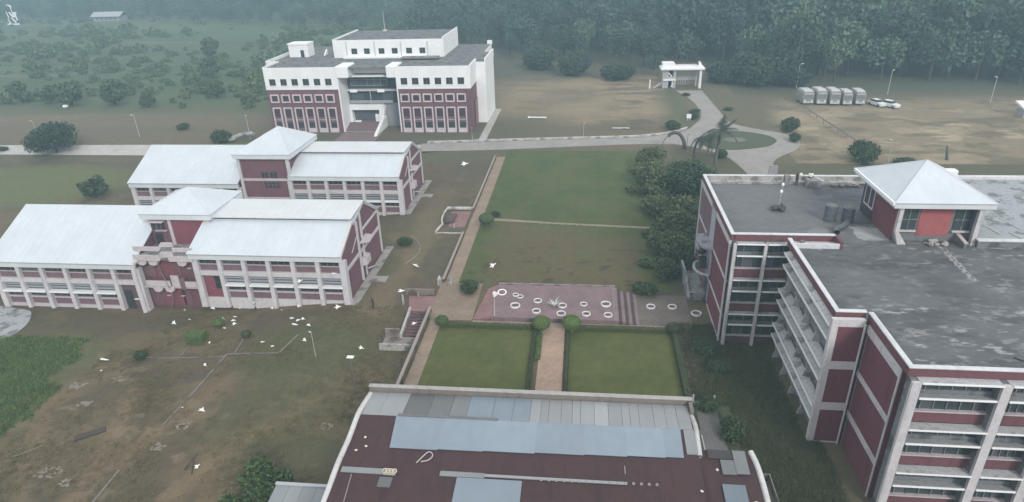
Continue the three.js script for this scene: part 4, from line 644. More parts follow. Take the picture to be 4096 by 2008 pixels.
  part(t, 'gutter', bx(29.0, 29.15, 16.2, 16.5, -70.3, -60.1), lipM);
}
// ---------------------------------------------------------------- maroon roofed hall in the foreground
{
  const t = thing('hall', 'long hall in the foreground with patched maroon roof and pale blue sheets', 'building', [-4, 0, -33]);
  const mar = M(0.068, 0.034, 0.035, { map: T.plaster, roughness: 0.95, bumpMap: T.bump, bumpScale: 0.008 }), blue = (k) => M(0.25 * k, 0.305 * k, 0.352 * k, { map: T.sheet, roughness: 0.45 }), gs = (k) => M(0.33 * k, 0.34 * k, 0.345 * k, { map: T.sheet, roughness: 0.5, metalness: 0.1 });
  const yb = (z) => z < -36.8 ? 8.0 + (z + 39.8) * 0.075 : 8.22 - (z + 36.8) * 0.095;
  part(t, 'wall', bx(-16.2, 8.1, -2, 6.5, -39.8, -23), M(0.17, 0.09, 0.105, { map: T.plaster })); part(t, 'wall', bx(8.1, 11.6, -0.5, 6.2, -35.2, -23), M(0.17, 0.09, 0.105, { map: T.plaster }));
  // roof sheets along the far edge: weathered, dark, pale blue, then many narrow grey ones
  const R = rng(77), edges = [-16.2, -14.9, -13.1, -11.2, -9.6, -8.3, -6.4, -4.9, -3.6]; let x = -3.6; while (x < 8) { x += 0.55 + R() * 0.55; edges.push(Math.min(x, 8.15)); }
  for (let i = 0; i < edges.length - 1; i++) {
    const a = edges[i], b = edges[i + 1], m = i < 2 ? gs(0.95) : i < 5 ? gs([0.42, 0.5, 0.62][i - 2]) : i < 8 ? blue(0.85) : gs(0.85 + 0.3 * R()), dy = i % 2 ? 0.012 : 0;
    part(t, 'roof_sheet', slab([[a, yb(-39.75) + dy, -39.75], [b - 0.02, yb(-39.75) + dy, -39.75], [b - 0.02, yb(-36.85) + dy, -36.85], [a, yb(-36.85) + dy, -36.85]], 0.05), m);
  }
  const E2 = (x0, x1, z0, z1, dy, m, nm = 'roof_sheet', lab) => part(t, nm, slab([[x0, yb(z0) + dy, z0], [x1, yb(z0) + dy, z0], [x1, yb(z1) + dy, z1], [x0, yb(z1) + dy, z1]], 0.06), m, lab);
  part(t, 'roof', slab([[-16.3, 8.2, -36.9], [8.15, 8.2, -36.9], [8.15, 8.2 - 1.31, -23], [-16.3, 8.2 - 1.31, -23]], 0.3), mar);
  part(t, 'roof', slab([[8.15, yb(-35.3) - 0.25, -35.3], [11.75, yb(-35.3) - 0.25, -35.3], [11.75, 6.65, -23], [8.15, 6.65, -23]], 0.3), mar);
  const bl = [-13.5, -9.8, -6.6, -3.0, 0.4, 3.3, 5.9, 7.15];
  for (let i = 0; i < bl.length - 1; i++) { const z1 = -33.75 - 0.075 * (i + 0.5); part(t, 'roof_sheet', slab([[bl[i], yb(-37.3) + 0.06 + (i % 2) * 0.01, -36.82], [bl[i + 1], yb(-37.3) + 0.06 + (i % 2) * 0.01, -36.82], [bl[i + 1] - (i === 6 ? 0.05 : 0), yb(z1) + 0.06 + (i % 2) * 0.01, z1], [bl[i] + (i === 0 ? 0.3 : 0), yb(z1) + 0.06 + (i % 2) * 0.01, z1]], 0.04), blue(0.93 + 0.05 * (i % 3)), 'pale blue roof sheet'); }
  E2(-8.0, -3.65, -31.6, -27.5, 0.05, blue(0.88), 'roof_sheet', 'second pale blue sheet nearer the camera');
  E2(7.35, 8.1, -36.8, -34.6, 0.03, gs(0.8)); E2(-13.2, -12.3, -31.3, -30.5, 0.04, gs(0.42)); E2(8.75, 10.35, -35.25, -34.5, -0.12, M(0.07, 0.06, 0.065, { map: T.grit }));
  E2(9.5, 10.4, -34.4, -33.2, -0.1, gs(0.5)); E2(10.4, 11.25, -35.2, -33.25, -0.06, gs(0.58)); E2(9.3, 10.75, -32.4, -27, -0.1, blue(0.62)); E2(-11.5, -9.3, -29.3, -27, 0.03, blue(0.8));
  E2(-9.2, -6.2, -32.05, -31.65, 0.05, gs(0.75), 'ridge_strip'); E2(-6.2, 3.2, -31.95, -31.75, 0.09, gs(1.0), 'ridge_strip'); E2(-16, -13.0, -31.95, -31.5, 0.06, gs(0.8), 'ridge_strip'); E2(-13.0, -12.2, -31.95, -31.45, 0.09, M(0.5, 0.47, 0.4, { map: T.grit }), 'ridge_strip');
  for (let i = 0; i < 16; i++) { const xx = -2.4 + i * 0.5; part(t, 'ridge_clip', new THREE.TorusGeometry(0.07, 0.03, 4, 8).rotateX(-1.2).translate(xx, yb(-31.75) + 0.13, -31.7 - i * 0.01), M(0.36, 0.34, 0.32, { roughness: 0.6 })); }
  for (let i = 0; i < 4; i++) part(t, 'ridge_clip', new THREE.TorusGeometry(0.16, 0.04, 4, 8).rotateX(-1.2).translate(-12.95 + i * 0.22, yb(-31.7) + 0.16, -31.7), M(0.55, 0.5, 0.4, { roughness: 0.6 }));
  part(t, 'seam_strip', slab([[-13.4, yb(-37) + 0.09, -37.05], [-5.9, yb(-37) + 0.09, -37.05], [-5.9, yb(-37) + 0.09, -36.8], [-13.4, yb(-37) + 0.09, -36.8]], 0.03), M(0.2, 0.2, 0.21, { map: T.grit }));
  part(t, 'torn_flashing', tube([[-11.0, yb(-32.6) + 0.05, -32.6], [-10.3, yb(-33.6) + 0.05, -33.6], [-10.0, yb(-33.3) + 0.05, -33.3], [-10.2, yb(-32.9) + 0.05, -32.9], [-10.7, yb(-32.7) + 0.05, -32.7]], 0.05, 24, 5), M(0.4, 0.36, 0.35, { roughness: 0.7 }));
  part(t, 'wire', rod([3.1, yb(-33) + 0.05, -33.3], [3.1, yb(-33) + 0.05, -32.6], 0.025), W.steel); part(t, 'wire', rod([-15.2, yb(-31) + 0.03, -31.4], [-14.9, yb(-28) + 0.03, -28], 0.03), M(0.3, 0.27, 0.27, { roughness: 0.7 }));
  // edges
  part(t, 'parapet', bx(-16.5, 8.35, -1, 8.42, -40.15, -39.85), M(0.23, 0.195, 0.175, { map: T.plaster, roughness: 0.85 })); part(t, 'coping', rbx(-16.55, 8.4, 8.42, 8.5, -40.2, -39.8, 0.03), M(0.42, 0.4, 0.38, { map: T.plaster }));
  part(t, 'parapet', bx(8.1, 8.35, 7.4, 8.42, -39.85, -38.6), M(0.23, 0.2, 0.185, { map: T.concrete }));
  const verge = (pts, r) => part(t, 'verge', tube(pts, r, 40, 8), M(0.66, 0.65, 0.63, { map: T.plaster, roughness: 0.7 }));
  verge([[-16.35, 7.95, -39.6], [-16.42, 8.1, -38.2], [-16.42, 8.25, -36.8], [-16.35, 8.05, -34.4], [-16.42, 7.8, -32.2], [-16.35, 7.4, -29], [-16.35, 6.9, -23]], 0.2); verge([[8.2, 7.9, -38.9], [8.28, 8.15, -37.4], [8.25, 8.1, -36], [8.2, 7.95, -34.5]], 0.17); verge([[11.7, 7.85, -35.3], [11.85, 7.8, -34.4], [11.95, 7.6, -33], [11.95, 7.3, -30.5], [11.9, 6.8, -24]], 0.2);
  part(t, 'gutter', [bx(12.15, 12.2, 6.6, 7.15, -34, -24), bx(12.7, 12.76, 6.6, 7.2, -34, -24), bx(12.15, 12.76, 6.5, 6.6, -34, -24), bx(12.15, 12.76, 6.6, 7.2, -34.06, -34)], M(0.26, 0.25, 0.22, { map: T.concrete }));
  // loose scraps on the roof
  const sc = [[-15.2, -34.6], [-14.9, -33.8], [-15.5, -33.4], [9.2, -33.6], [7.9, -31.6], [11.2, -31.2]];
  sc.forEach(([a, z], i) => solo('scrap', new THREE.IcosahedronGeometry(0.1, 0).scale(1, 0.5, 1.3).rotateY(i).translate(a, yb(z) + (a > 8.1 ? -0.18 : 0.06), z), M(0.62, 0.58, 0.5, { roughness: 0.8 }), ['small pale scrap on the maroon roof left of the blue sheets', 'second pale scrap on the maroon roof, below the first', 'pale scrap by the white verge at the roof\'s left edge', 'pale scrap on the maroon roof beside the grey patches', 'pale scrap on the maroon roof right of the long ridge strip', 'pale scrap near the right verge beside the blue grey sheet'][i], 'scrap', [a, yb(z), z]));
}
// ---------------------------------------------------------------- low structures by the hall
{
  let t = thing('shed', 'low shed with a grey sheet roof at the hall\'s left side', 'shed', [-20.6, -1, -33]);
  for (let i = 0; i < 4; i++) part(t, 'roof_sheet', slab([[-23.1 + i * 1.1, 2.55, -35], [-22.02 + i * 1.1, 2.55, -35], [-22.02 + i * 1.1, 2.0, -30], [-23.1 + i * 1.1, 2.0, -30]], 0.06), M(0.26 + 0.03 * (i % 2), 0.28 + 0.03 * (i % 2), 0.29 + 0.03 * (i % 2), { map: T.sheet, roughness: 0.5 }));
  part(t, 'ridge_cap', rbx(-23.2, -18.6, 2.5, 2.68, -35.15, -34.85, 0.05), W.steel); part(t, 'wall', bx(-22.9, -18.8, -2, 2.0, -34.8, -30), W.mauve);
  t = thing('yard_slab', 'grey concrete yard slab with a low wall and two posts right of the hall', 'slab', [10.5, 0, -43]);
  part(t, 'slab', prismY([[8.6, -49.2], [12.5, -49.2], [12.6, -46.5], [12.6, -43], [13.4, -39.5], [13.4, -35.6], [8.5, -35.6]], -0.1, 0.35), M(0.17, 0.165, 0.155, { map: T.grit, roughness: 0.85 }));
  part(t, 'low_wall', bx(9.2, 12.6, 0, 0.75, -49.5, -49.2), M(0.22, 0.21, 0.195, { map: T.concrete })); for (const x of [10.5, 12.4]) part(t, 'post', rod([x, 0, -49.6], [x, 1.35, -49.6], 0.12, 0.09), W.palecon);
  part(t, 'drain', bx(10.4, 10.62, 0.35, 0.4, -45.2, -43.6), W.dark); part(t, 'drain_rim', [bx(10.3, 10.4, 0.35, 0.42, -45.3, -43.5), bx(10.62, 10.72, 0.35, 0.42, -45.3, -43.5)], W.palecon);
  part(t, 'step', prismY([[12.6, -43.6], [13.5, -43.2], [14.0, -40], [13.4, -39.5]], 0, 0.2), M(0.15, 0.145, 0.135, { map: T.grit }));
}

// ---------------------------------------------------------------- vegetation
const leafM = (r, g, b) => M(r, g, b, { vertexColors: true, roughness: 0.85, side: THREE.DoubleSide });
const bark = M(0.09, 0.07, 0.055, { map: T.grit, roughness: 0.95 });
function leaves(seed, lobes, n, size, shell = 0.55) { // many leaf-sized faces spread through the lobes, most of them near the outside
  const R = rng(seed), pos = [], col = [], tot = lobes.reduce((s, l) => s + l[3] * l[4] * l[5], 0);
  const a = new THREE.Vector3(), d = new THREE.Vector3(), u = new THREE.Vector3(), w = new THREE.Vector3();
  for (const [cx, cy, cz, rx, ry, rz] of lobes) {
    const k = Math.round(n * rx * ry * rz / tot);
    for (let i = 0; i < k; i++) {
      const z = R() * 2 - 1, t = R() * 6.2832, s = Math.sqrt(1 - z * z); d.set(s * Math.cos(t), z, s * Math.sin(t));
      const lump = 0.86 + 0.28 * fbm(d.x * 2.6 + seed, d.y * 2.6 + d.z * 1.9, seed, 2); const r = Math.pow(shell + (1 - shell) * R(), 0.7) * lump;
      a.set(cx + d.x * rx * r, cy + d.y * ry * r, cz + d.z * rz * r);
      u.set(R() - 0.5, R() - 0.5, R() - 0.5).addScaledVector(d, 0.25).normalize(); w.set(R() - 0.5, R() - 0.5, R() - 0.5).cross(u).normalize(); u.cross(w).normalize();
      const q = size * (0.6 + 0.8 * R()), p = q * (0.45 + 0.3 * R());
      const P = (x, y) => pos.push(a.x + u.x * x + w.x * y, a.y + u.y * x + w.y * y, a.z + u.z * x + w.z * y);
      P(-q, 0); P(0, p); P(q, 0); P(-q, 0); P(q, 0); P(0, -p);
      const g = 0.62 + 0.76 * R(), yl = 0.85 + 0.35 * R(); for (let k2 = 0; k2 < 6; k2++) col.push(g * yl, g, g * 0.9);
    }
  }
  const g = new THREE.BufferGeometry(); g.setAttribute('position', new THREE.Float32BufferAttribute(pos, 3)); g.setAttribute('color', new THREE.Float32BufferAttribute(col, 3)); g.computeVertexNormals(); return g;
}
function limbs(seed, h, r, lobes) { // tapered trunk with limbs reaching into the lobes
  const R = rng(seed), gs = [rod([0, -0.3, 0], [0.1 * r, h * 0.45, 0], 0.045 * h, 0.03 * h, 7)];
  for (const l of lobes.slice(0, 7)) gs.push(rod([0.1 * r, h * (0.3 + 0.15 * R()), 0], [l[0] * 0.8, l[1] - l[4] * 0.2, l[2] * 0.8], 0.024 * h, 0.008 * h, 5));
  return join(gs);
}
function treeProto(name, seed, h, r, n, size, mat, opt = {}) {
  const R = rng(seed), lobes = []; const k = opt.lobes || 9, base = opt.base ?? 0.3;
  for (let i = 0; i < k; i++) { const t = i / k * 6.283 + R() * 0.7, q = i === 0 ? 0 : r * (0.35 + 0.3 * R()), y = h * (base + (0.95 - base) * (i === 0 ? 0.72 : 0.25 + 0.5 * R())), s = r * (0.4 + 0.2 * R()); lobes.push([Math.cos(t) * q, y, Math.sin(t) * q, s, Math.min(s * 0.85, h * 0.32), s]); }
  const o = thing(name, null, 'tree'); part(o, 'trunk', limbs(seed + 1, h, r, lobes), bark);
  const g = leaves(seed + 2, lobes, n, size); const m = new THREE.Mesh(g, mat); m.name = 'crown'; m.castShadow = m.receiveShadow = true; o.add(m); o.userData.h = h; delete o.userData.h; return o;
}
const place = (proto, list, name, cat, group) => list.forEach(([x, z, s, turn, label, sy], i) => {
  let o; if (!proto.placed) { o = proto; proto.placed = true; o.position.set(x, terr(x, z), z); o.rotation.y = turn; o.scale.set(s, s * (sy || 1), s); o.userData.label = label; }
  else o = copy(proto, [x, terr(x, z), z], turn, label, [s, s * (sy || 1), s]);
  if (group) o.userData.group = group; if (cat) o.userData.category = cat;
});
const G1 = leafM(0.036, 0.062, 0.03), G2 = leafM(0.09, 0.115, 0.05), G3 = leafM(0.028, 0.05, 0.03), G4 = leafM(0.055, 0.095, 0.032), G5 = leafM(0.04, 0.07, 0.035);
{
  const broad = treeProto('tree', 11, 6.8, 5.6, 5200, 0.3, G3, { base: 0.08, lobes: 12 });
  place(broad, [[-119.7, -131.2, 1, 0, 'round dark tree standing over the pale road at the left']], null, 'tree');
  const bushy = treeProto('tree', 23, 4.0, 2.5, 1500, 0.24, G5, { base: 0.1, lobes: 7 });
  place(bushy, [[-91.3, -105.6, 1, 0, 'small bushy tree at the edge of the pale green meadow']], null, 'tree');
  const dense = treeProto('tree', 31, 8.4, 3.9, 6200, 0.2, leafM(0.04, 0.075, 0.045), { base: 0.12, lobes: 12 });
  place(dense, [[17.2, -98.5, 1, 0.4, 'dense leafy tree against the back corner of the maroon building']], null, 'tree');
  const soft = treeProto('tree', 41, 4.4, 3.4, 3000, 0.22, G2, { base: 0.02, lobes: 13 });
  place(soft, [
    [12.5, -118.5, 0.95, 0, 'olive tree at the far right corner of the big lawn'], [16.6, -111, 0.9, 1.1, 'olive tree behind the dense tree, toward the roundabout'], [11.8, -109, 1.0, 2.0, 'olive tree in the row along the lawn, third from the far end'],
    [13.4, -101.5, 1.1, 2.9, 'tree in the row left of the dense leafy tree'], [11.6, -95.6, 0.8, 4.0, 'low tree in the row where the thin path ends'], [14.6, -92.5, 1.05, 5.0, 'tree in the row just past the end of the thin path'],
    [13.2, -86.5, 1.0, 0.7, 'wide tree between lawn and maroon building'], [10.9, -82.3, 0.7, 1.7, 'smallest tree at the lawn side of the row'], [13.0, -80.0, 0.85, 2.6, 'tree near the end of the row along the big lawn'], [10.6, -75.5, 0.6, 3.6, 'low tree nearest the terrace at the end of the row']], null, 'tree', 'trees in a row along the big lawn');
  const slim = treeProto('tree', 53, 7.5, 2.9, 1500, 0.42, leafM(0.072, 0.112, 0.066), { base: 0.02, lobes: 10 });
  place(slim, [
    [-167, -177, 0.95, 0, 'leftmost dark tree in the ragged line beyond the brown field'], [-156, -175, 0.8, 1, 'second dark tree from the left beyond the brown field'], [-147, -172, 1.05, 2, 'tall dark tree right of the white stone beyond the brown field'], [-134, -173, 1.1, 3, 'dark tree in the middle of the ragged line beyond the brown field'], [-122, -170, 0.7, 4, 'short dark tree at the right end of the ragged line'],
    [-128, -215, 1.0, 5, 'hazy tree alone in the middle of the green fields'], [-100, -208, 1.1, 0.5, 'hazy tree left of the white block, half way up the fields'], [-88, -190, 1.0, 1.5, 'hazy tree closest to the left side of the white block'], [-150, -255, 1.2, 2.5, 'hazy tree high in the green fields'], [-108, -182, 0.8, 3.5, 'thin tree over the brown ground left of the white block']], null, 'tree', 'scattered trees in the fields');
  const bushP = (seed, r, h, n, size, mat) => { const lobes = []; const R = rng(seed); for (let i = 0; i < 6; i++) lobes.push([(R() - 0.5) * r * 1.1, h * (0.35 + 0.25 * R()), (R() - 0.5) * r * 1.1, r * 0.62, h * 0.42, r * 0.62]); const o = thing('bush', null, 'bush'); const g = leaves(seed, lobes, n, size); const m = new THREE.Mesh(g, mat); m.name = 'foliage'; m.castShadow = m.receiveShadow = true; o.add(m); part(o, 'stem', rod([0, -0.2, 0], [0, h * 0.5, 0], 0.06 * r, 0.03 * r, 6), bark); return o; };
  place(bushP(61, 1.6, 1.8, 1500, 0.13, leafM(0.045, 0.07, 0.03)), [
    [-14.2, -70.2, 1.0, 0, 'dark bush at the back left corner of the terrace', 0.9], [7.6, -70.6, 1.15, 1.2, 'dark trimmed bush behind the terrace steps', 0.8], [11.8, -49.0, 0.85, 2, 'dark bush above the yard slab by the hall', 0.9], [13.4, -45.6, 0.95, 3, 'green bush right of the yard slab', 1.1],
    [13.0, -58.6, 0.9, 4, 'low bush at the front corner of the maroon building', 0.8], [13.8, -55.5, 0.8, 5, 'second low bush in the dark bed by the maroon building', 0.7], [12.1, -76.6, 0.7, 0.4, 'bush growing above the concrete entrance wall', 1.2], [-13.9, -94.4, 0.6, 0.8, 'low dark bush by the walkway, just past the thin path'],
    [-82.5, -136, 1.8, 1.4, 'dark mound of bush behind the rear teaching block'], [-97.4, -146, 1.0, 2.2, 'small dark bush on the brown field behind the road'], [44.8, -144.5, 1.7, 2.8, 'bush right of the road loop'], [43.6, -136.6, 1.0, 3.1, 'bush at the right edge of the road loop'], [52.6, -123.5, 2.2, 3.3, 'dark bush just behind the pavilion roof'], [58.5, -121, 1.3, 1.4, 'low bush just right of the dark bush behind the pavilion', 0.7],
    [19.6, -146.2, 1.2, 5.1, 'dry bush by the bend of the kerb wall'], [25.4, -155.4, 1.0, 5.8, 'bush on the grass beside the gate road'], [-49.6, -56, 0.6, 0.2, 'dry brown weed clump at the left end of the edging strips'], [-25.9, -83.5, 0.9, 1.0, 'dark bush in the bare yard beside the entry court', 0.7], [27.0, -180, 0.9, 0.3, 'low dark shrub left of the gate road, nearest the gatehouse', 0.5], [26.9, -161.8, 0.95, 1.9, 'low dark shrub left of the gate road, half way down', 0.45], [35.2, -163.5, 0.9, 2.4, 'low dark shrub right of the gate road', 0.5], [-128, -133.6, 1.0, 0.3, 'dark bush on the pale road at the left edge', 0.7], [-134, -132, 0.9, 1.3, 'scrub at the far left end of the pale road', 0.7]], null, 'bush');
  place(bushP(64, 1.5, 1.5, 1100, 0.15, leafM(0.095, 0.12, 0.05)), [[9.6, -116, 1.0, 0, 'pale olive shrub at the lawn edge, farthest along the tree row', 0.9], [9.3, -106, 1.2, 1, 'pale olive shrub in front of the third tree of the row', 0.8], [10.2, -99, 0.9, 2, 'pale olive shrub between lawn and the dense leafy tree', 0.8], [9.9, -87.5, 1.0, 3, 'pale olive shrub just below the end of the thin path', 0.7], [9.2, -78.5, 1.1, 4, 'pale olive shrub on the bare lawn side near the end of the row', 0.6], [12.6, -106, 1.4, 5, 'wide pale olive shrub filling the gap in the tree row', 1.0]], null, 'bush', null);
  place(bushP(67, 5, 6.5, 3800, 0.34, leafM(0.038, 0.064, 0.044)), [[48, -193, 1.5, 0, 'big dark thicket right of the gatehouse'], [58, -191, 1.0, 1.4, 'dark thicket behind the leftmost bus'], [40, -197, 1.0, 2.2, 'dark thicket directly behind the gatehouse canopy end'], [10, -203, 1.0, 3.3, 'dark thicket left of the gatehouse', 0.8], [-4, -212, 1.1, 4.3, 'dark thicket at the edge of the sandy field'], [-16, -222, 1.2, 5.3, 'dark thicket right behind the white block']], null, 'bush');
  const fresh = treeProto('tree', 71, 3.4, 1.7, 2200, 0.13, G4, { base: 0.05, lobes: 8 });
  place(fresh, [[-24.6, -35.8, 1.15, 0, 'fresh green tree beside the low shed at the bottom edge'], [-26.2, -33.4, 0.9, 2, 'second fresh green tree left of the low shed']], null, 'tree');
}
{ // clipped shrubs: a block of small leaves over a dark core
  const clip = (name, label, cat, fn, n, size, mat, core, base, seed) => {
    const o = thing(name, label, cat, base), R = rng(seed), pos = [], col = [], d = new THREE.Vector3(), u = new THREE.Vector3(), w = new THREE.Vector3();
    for (let i = 0; i < n; i++) { const [p, nn] = fn(R); u.set(R() - 0.5, R() - 0.5, R() - 0.5).addScaledVector(V(nn), 0.3).normalize(); w.set(R() - 0.5, R() - 0.5, R() - 0.5).cross(u).normalize(); d.copy(w).cross(u); const q = size * (0.6 + 0.8 * R()), e = q * 0.5, g = 0.65 + 0.7 * R();
      const P = (x, y) => pos.push(p[0] + d.x * x + w.x * y, p[1] + d.y * x + w.y * y, p[2] + d.z * x + w.z * y); P(-q, 0); P(0, e); P(q, 0); P(-q, 0); P(q, 0); P(0, -e); for (let k = 0; k < 6; k++) col.push(g * (0.9 + 0.2 * R()), g, g * 0.85); }
    const g = new THREE.BufferGeometry(); g.setAttribute('position', new THREE.Float32BufferAttribute(pos, 3)); g.setAttribute('color', new THREE.Float32BufferAttribute(col, 3)); g.computeVertexNormals(); g.translate(-base[0], -base[1], -base[2]);
    const m = new THREE.Mesh(g, mat); m.name = 'foliage'; m.castShadow = m.receiveShadow = true; o.add(m); (() => { const cm = part(o, 'core', core, mat); cm.geometry.setAttribute('color', new THREE.Float32BufferAttribute(new Float32Array(cm.geometry.attributes.position.count * 3).fill(1), 3)); })(); return o;
  };
  const hedge = (label, x0, x1, z0, z1, h, mat, seed, name = 'hedge') => { // runs along its longer side
    const L = x1 - x0, D = z1 - z0, A = L * D + 2 * h * (L + D);
    return clip(name, label, 'hedge', (R) => { const r = R() * A; if (r < L * D) return [[x0 + R() * L, h + (R() - 0.5) * 0.09 + 0.05 * Math.sin(x0 + R()), z0 + R() * D], [0, 1, 0]]; if (r < L * D + 2 * h * L) return [[x0 + R() * L, R() * h, R() < 0.5 ? z0 : z1], [0, 0, 1]]; return [[R() < 0.5 ? x0 : x1, R() * h, z0 + R() * D], [1, 0, 0]]; }, Math.round(A * 210), 0.06, mat, bx(x0 + 0.06, x1 - 0.06, 0, h - 0.05, z0 + 0.06, z1 - 0.06), [(x0 + x1) / 2, 0, (z0 + z1) / 2], seed);
  };
  const hm = leafM(0.075, 0.09, 0.034), hd = leafM(0.05, 0.062, 0.026), hg = leafM(0.085, 0.13, 0.04);
  hedge('low hedge along the back of the left lawn', -16, -5, -62.25, -61.7, 0.55, hm, 201); hedge('low hedge along the back of the right lawn', -0.9, 10.2, -62.4, -61.8, 0.55, hm, 202);
  hedge('thin dark hedge on the lawn side of the brown path, left', -5.25, -4.85, -61.6, -46, 0.4, hd, 203); hedge('thin dark hedge on the lawn side of the brown path, right', -1.55, -1.2, -61.6, -46, 0.4, hd, 204);
  hedge('dark hedge down the right side of the right lawn', 9.9, 10.6, -61.7, -46, 0.6, hd, 205); hedge('brighter hedge strip between left lawn and brown path', -4.8, -4.2, -60.8, -56, 0.25, hg, 206);
  hedge('clipped green hedge block standing alone on the field', -45.7, -43.7, -60.3, -58.8, 1.1, hg, 207, 'hedge_block').position.y = terr(-44.7, -59.5);
  const ball = (label, x, z, r, mat, seed, lift = 0.5) => clip('topiary', label, 'topiary', (R) => { const c = R() * 1.75 - 0.75, t = R() * 6.283, s = Math.sqrt(1 - Math.min(1, c * c)); const q = r * (0.97 + 0.08 * R()); const n = [s * Math.cos(t), c, s * Math.sin(t)]; return [[x + n[0] * q, terr(x, z) + r * lift + r * 0.6 + n[1] * q * 0.72, z + n[2] * q], n]; }, Math.round(r * r * 1900), 0.06, mat, [new THREE.SphereGeometry(r * 0.94, 14, 10).scale(1, 0.72, 1).translate(x, terr(x, z) + r * lift + r * 0.6, z), rod([x, terr(x, z) - 0.1, z], [x, terr(x, z) + r * lift + 0.2, z], r * 0.3, r * 0.25, 7)], [x, terr(x, z), z], seed);
  ball('small round topiary at the back left corner of the left lawn', -15.8, -61.9, 0.75, leafM(0.07, 0.1, 0.035), 211); ball('big round topiary left of the brown path', -4.4, -61.6, 1.0, leafM(0.1, 0.15, 0.045), 212); ball('big round topiary right of the brown path', -1.05, -61.8, 1.05, leafM(0.105, 0.16, 0.048), 213);
  ball('dull topiary at the back right corner of the right lawn', 10.1, -61.9, 0.75, hd, 214); ball('round topiary where the thin path meets the walkway', -14.7, -90.6, 1.15, leafM(0.085, 0.11, 0.05), 215); ball('round dark shrub on the road edge near the palm', 26.6, -125.3, 1.1, hd, 216, 0.2); ball('small green shrub behind the hedge block on the field', -43.6, -62.6, 0.7, hg, 217, 0.2); ball('low shrub by the edging strips', -38.6, -59.8, 0.55, hd, 218, 0.1);
}
{ // palm by the roundabout: curved trunk, arching fronds
  const frond = (len, droop, tilt, wd, seed) => { const R = rng(seed), pos = []; const N = 16, pt = (s) => [s * len * Math.cos(tilt) * (1 - 0.25 * droop * s * s), len * (Math.sin(tilt) * s - droop * s * s * 0.85), 0];
    for (let i = 0; i < N; i++) { const a = pt(i / N), b = pt((i + 1) / N); for (const sd of [-1, 1]) { const w = wd * Math.sin(Math.PI * (0.12 + 0.86 * (i + 0.5) / N)) * (0.85 + 0.3 * R()); const tip = [b[0] + 0.25 * w, b[1] - 0.35 * w, sd * w]; pos.push(...a, ...b, ...tip); } }
    const g = new THREE.BufferGeometry(); g.setAttribute('position', new THREE.Float32BufferAttribute(pos, 3)); g.computeVertexNormals(); return join([g, tube([pt(0), pt(0.35), pt(0.7), pt(1)], 0.05, 10, 4)]); };
  const pm = M(0.05, 0.06, 0.04, { roughness: 0.8, side: THREE.DoubleSide });
  let t = thing('palm_tree', 'palm with arching fronds standing at the near edge of the road loop', 'palm', [24.6, 0, -120.5]); const top = [24.9, 6.4, -120.9];
  part(t, 'trunk', join([tube([[24.6, -0.2, -120.5], [24.65, 2.2, -120.6], [24.9, 4.6, -120.8], top], 0.3, 20, 8)]), M(0.16, 0.15, 0.135, { map: T.grit, roughness: 0.9 }));
  const A = [[0.2, 4.6, 0.5, 0.5], [1.1, 4.2, 0.3, 0.9], [2.0, 4.4, 0.75, 0.4], [2.9, 4.8, 0.8, 0.3], [3.5, 4.6, 0.95, 0.25], [4.3, 4.2, 0.6, 0.5], [5.2, 4.4, 0.5, 0.4], [5.9, 4.8, 0.25, 0.9], [0.7, 3.6, 0.1, 1.3], [2.5, 4.4, 1.05, 0.1], [3.9, 4.2, 1.05, 0.1], [0.0, 4.3, 0.85, 0.25]];
  A.forEach(([az, len, dr, ti], i) => part(t, 'frond', frond(len, dr, ti, 1.5, i + 3).rotateY(az).translate(...top), pm));
  t = thing('palm_tree', 'bent bare palm arching to the left over the road edge', 'palm', [20.2, 0, -131.4]);
  part(t, 'trunk', tube([[20.4, -0.2, -131.2], [20.1, 1.6, -131.6], [19.2, 2.9, -132], [18.0, 3.1, -132.2], [17.0, 2.4, -132.2]], 0.36, 24, 7), M(0.12, 0.1, 0.085, { map: T.grit })); part(t, 'frond', frond(1.9, 1.1, -0.4, 0.4, 44).rotateY(3.2).translate(17.2, 2.5, -132.2), pm); part(t, 'stake', rod([20.8, 0, -131.4], [20.9, 3.2, -131.5], 0.05), W.rail);
  t = thing('palm_tree', 'wilted palm with hanging leaves left of the tall palm', 'palm', [21.6, 0, -126]);
  part(t, 'trunk', tube([[21.6, -0.2, -126], [21.5, 1.4, -126.2], [22.1, 3.0, -126.5], [23.3, 3.9, -126.6]], 0.2, 18, 6), M(0.12, 0.11, 0.1, { map: T.grit }));
  for (let i = 0; i < 6; i++) part(t, 'frond', frond(3.0 + (i % 2) * 0.5, 1.1, 0.2, 1.1, 60 + i).rotateY(i * 1.05).translate(23.3, 3.9, -126.6), pm);
  t = thing('agave', 'pale star shaped agave in the middle of the terrace', 'plant', [-2.9, 0.5, -66.5]); const R = rng(9);
  for (let i = 0; i < 16; i++) { const a = i / 16 * 6.283 + R() * 0.3, l = 0.9 + 0.5 * R(), e = 0.25 + 0.5 * R(); part(t, 'leaf', new THREE.ConeGeometry(0.13, l, 5).scale(1, 1, 0.4).translate(0, l / 2, 0).rotateX(Math.PI / 2 - e).rotateY(a).translate(-3.2, 0.55, -66.5), M(0.5, 0.5, 0.46, { roughness: 0.7 })); }
}
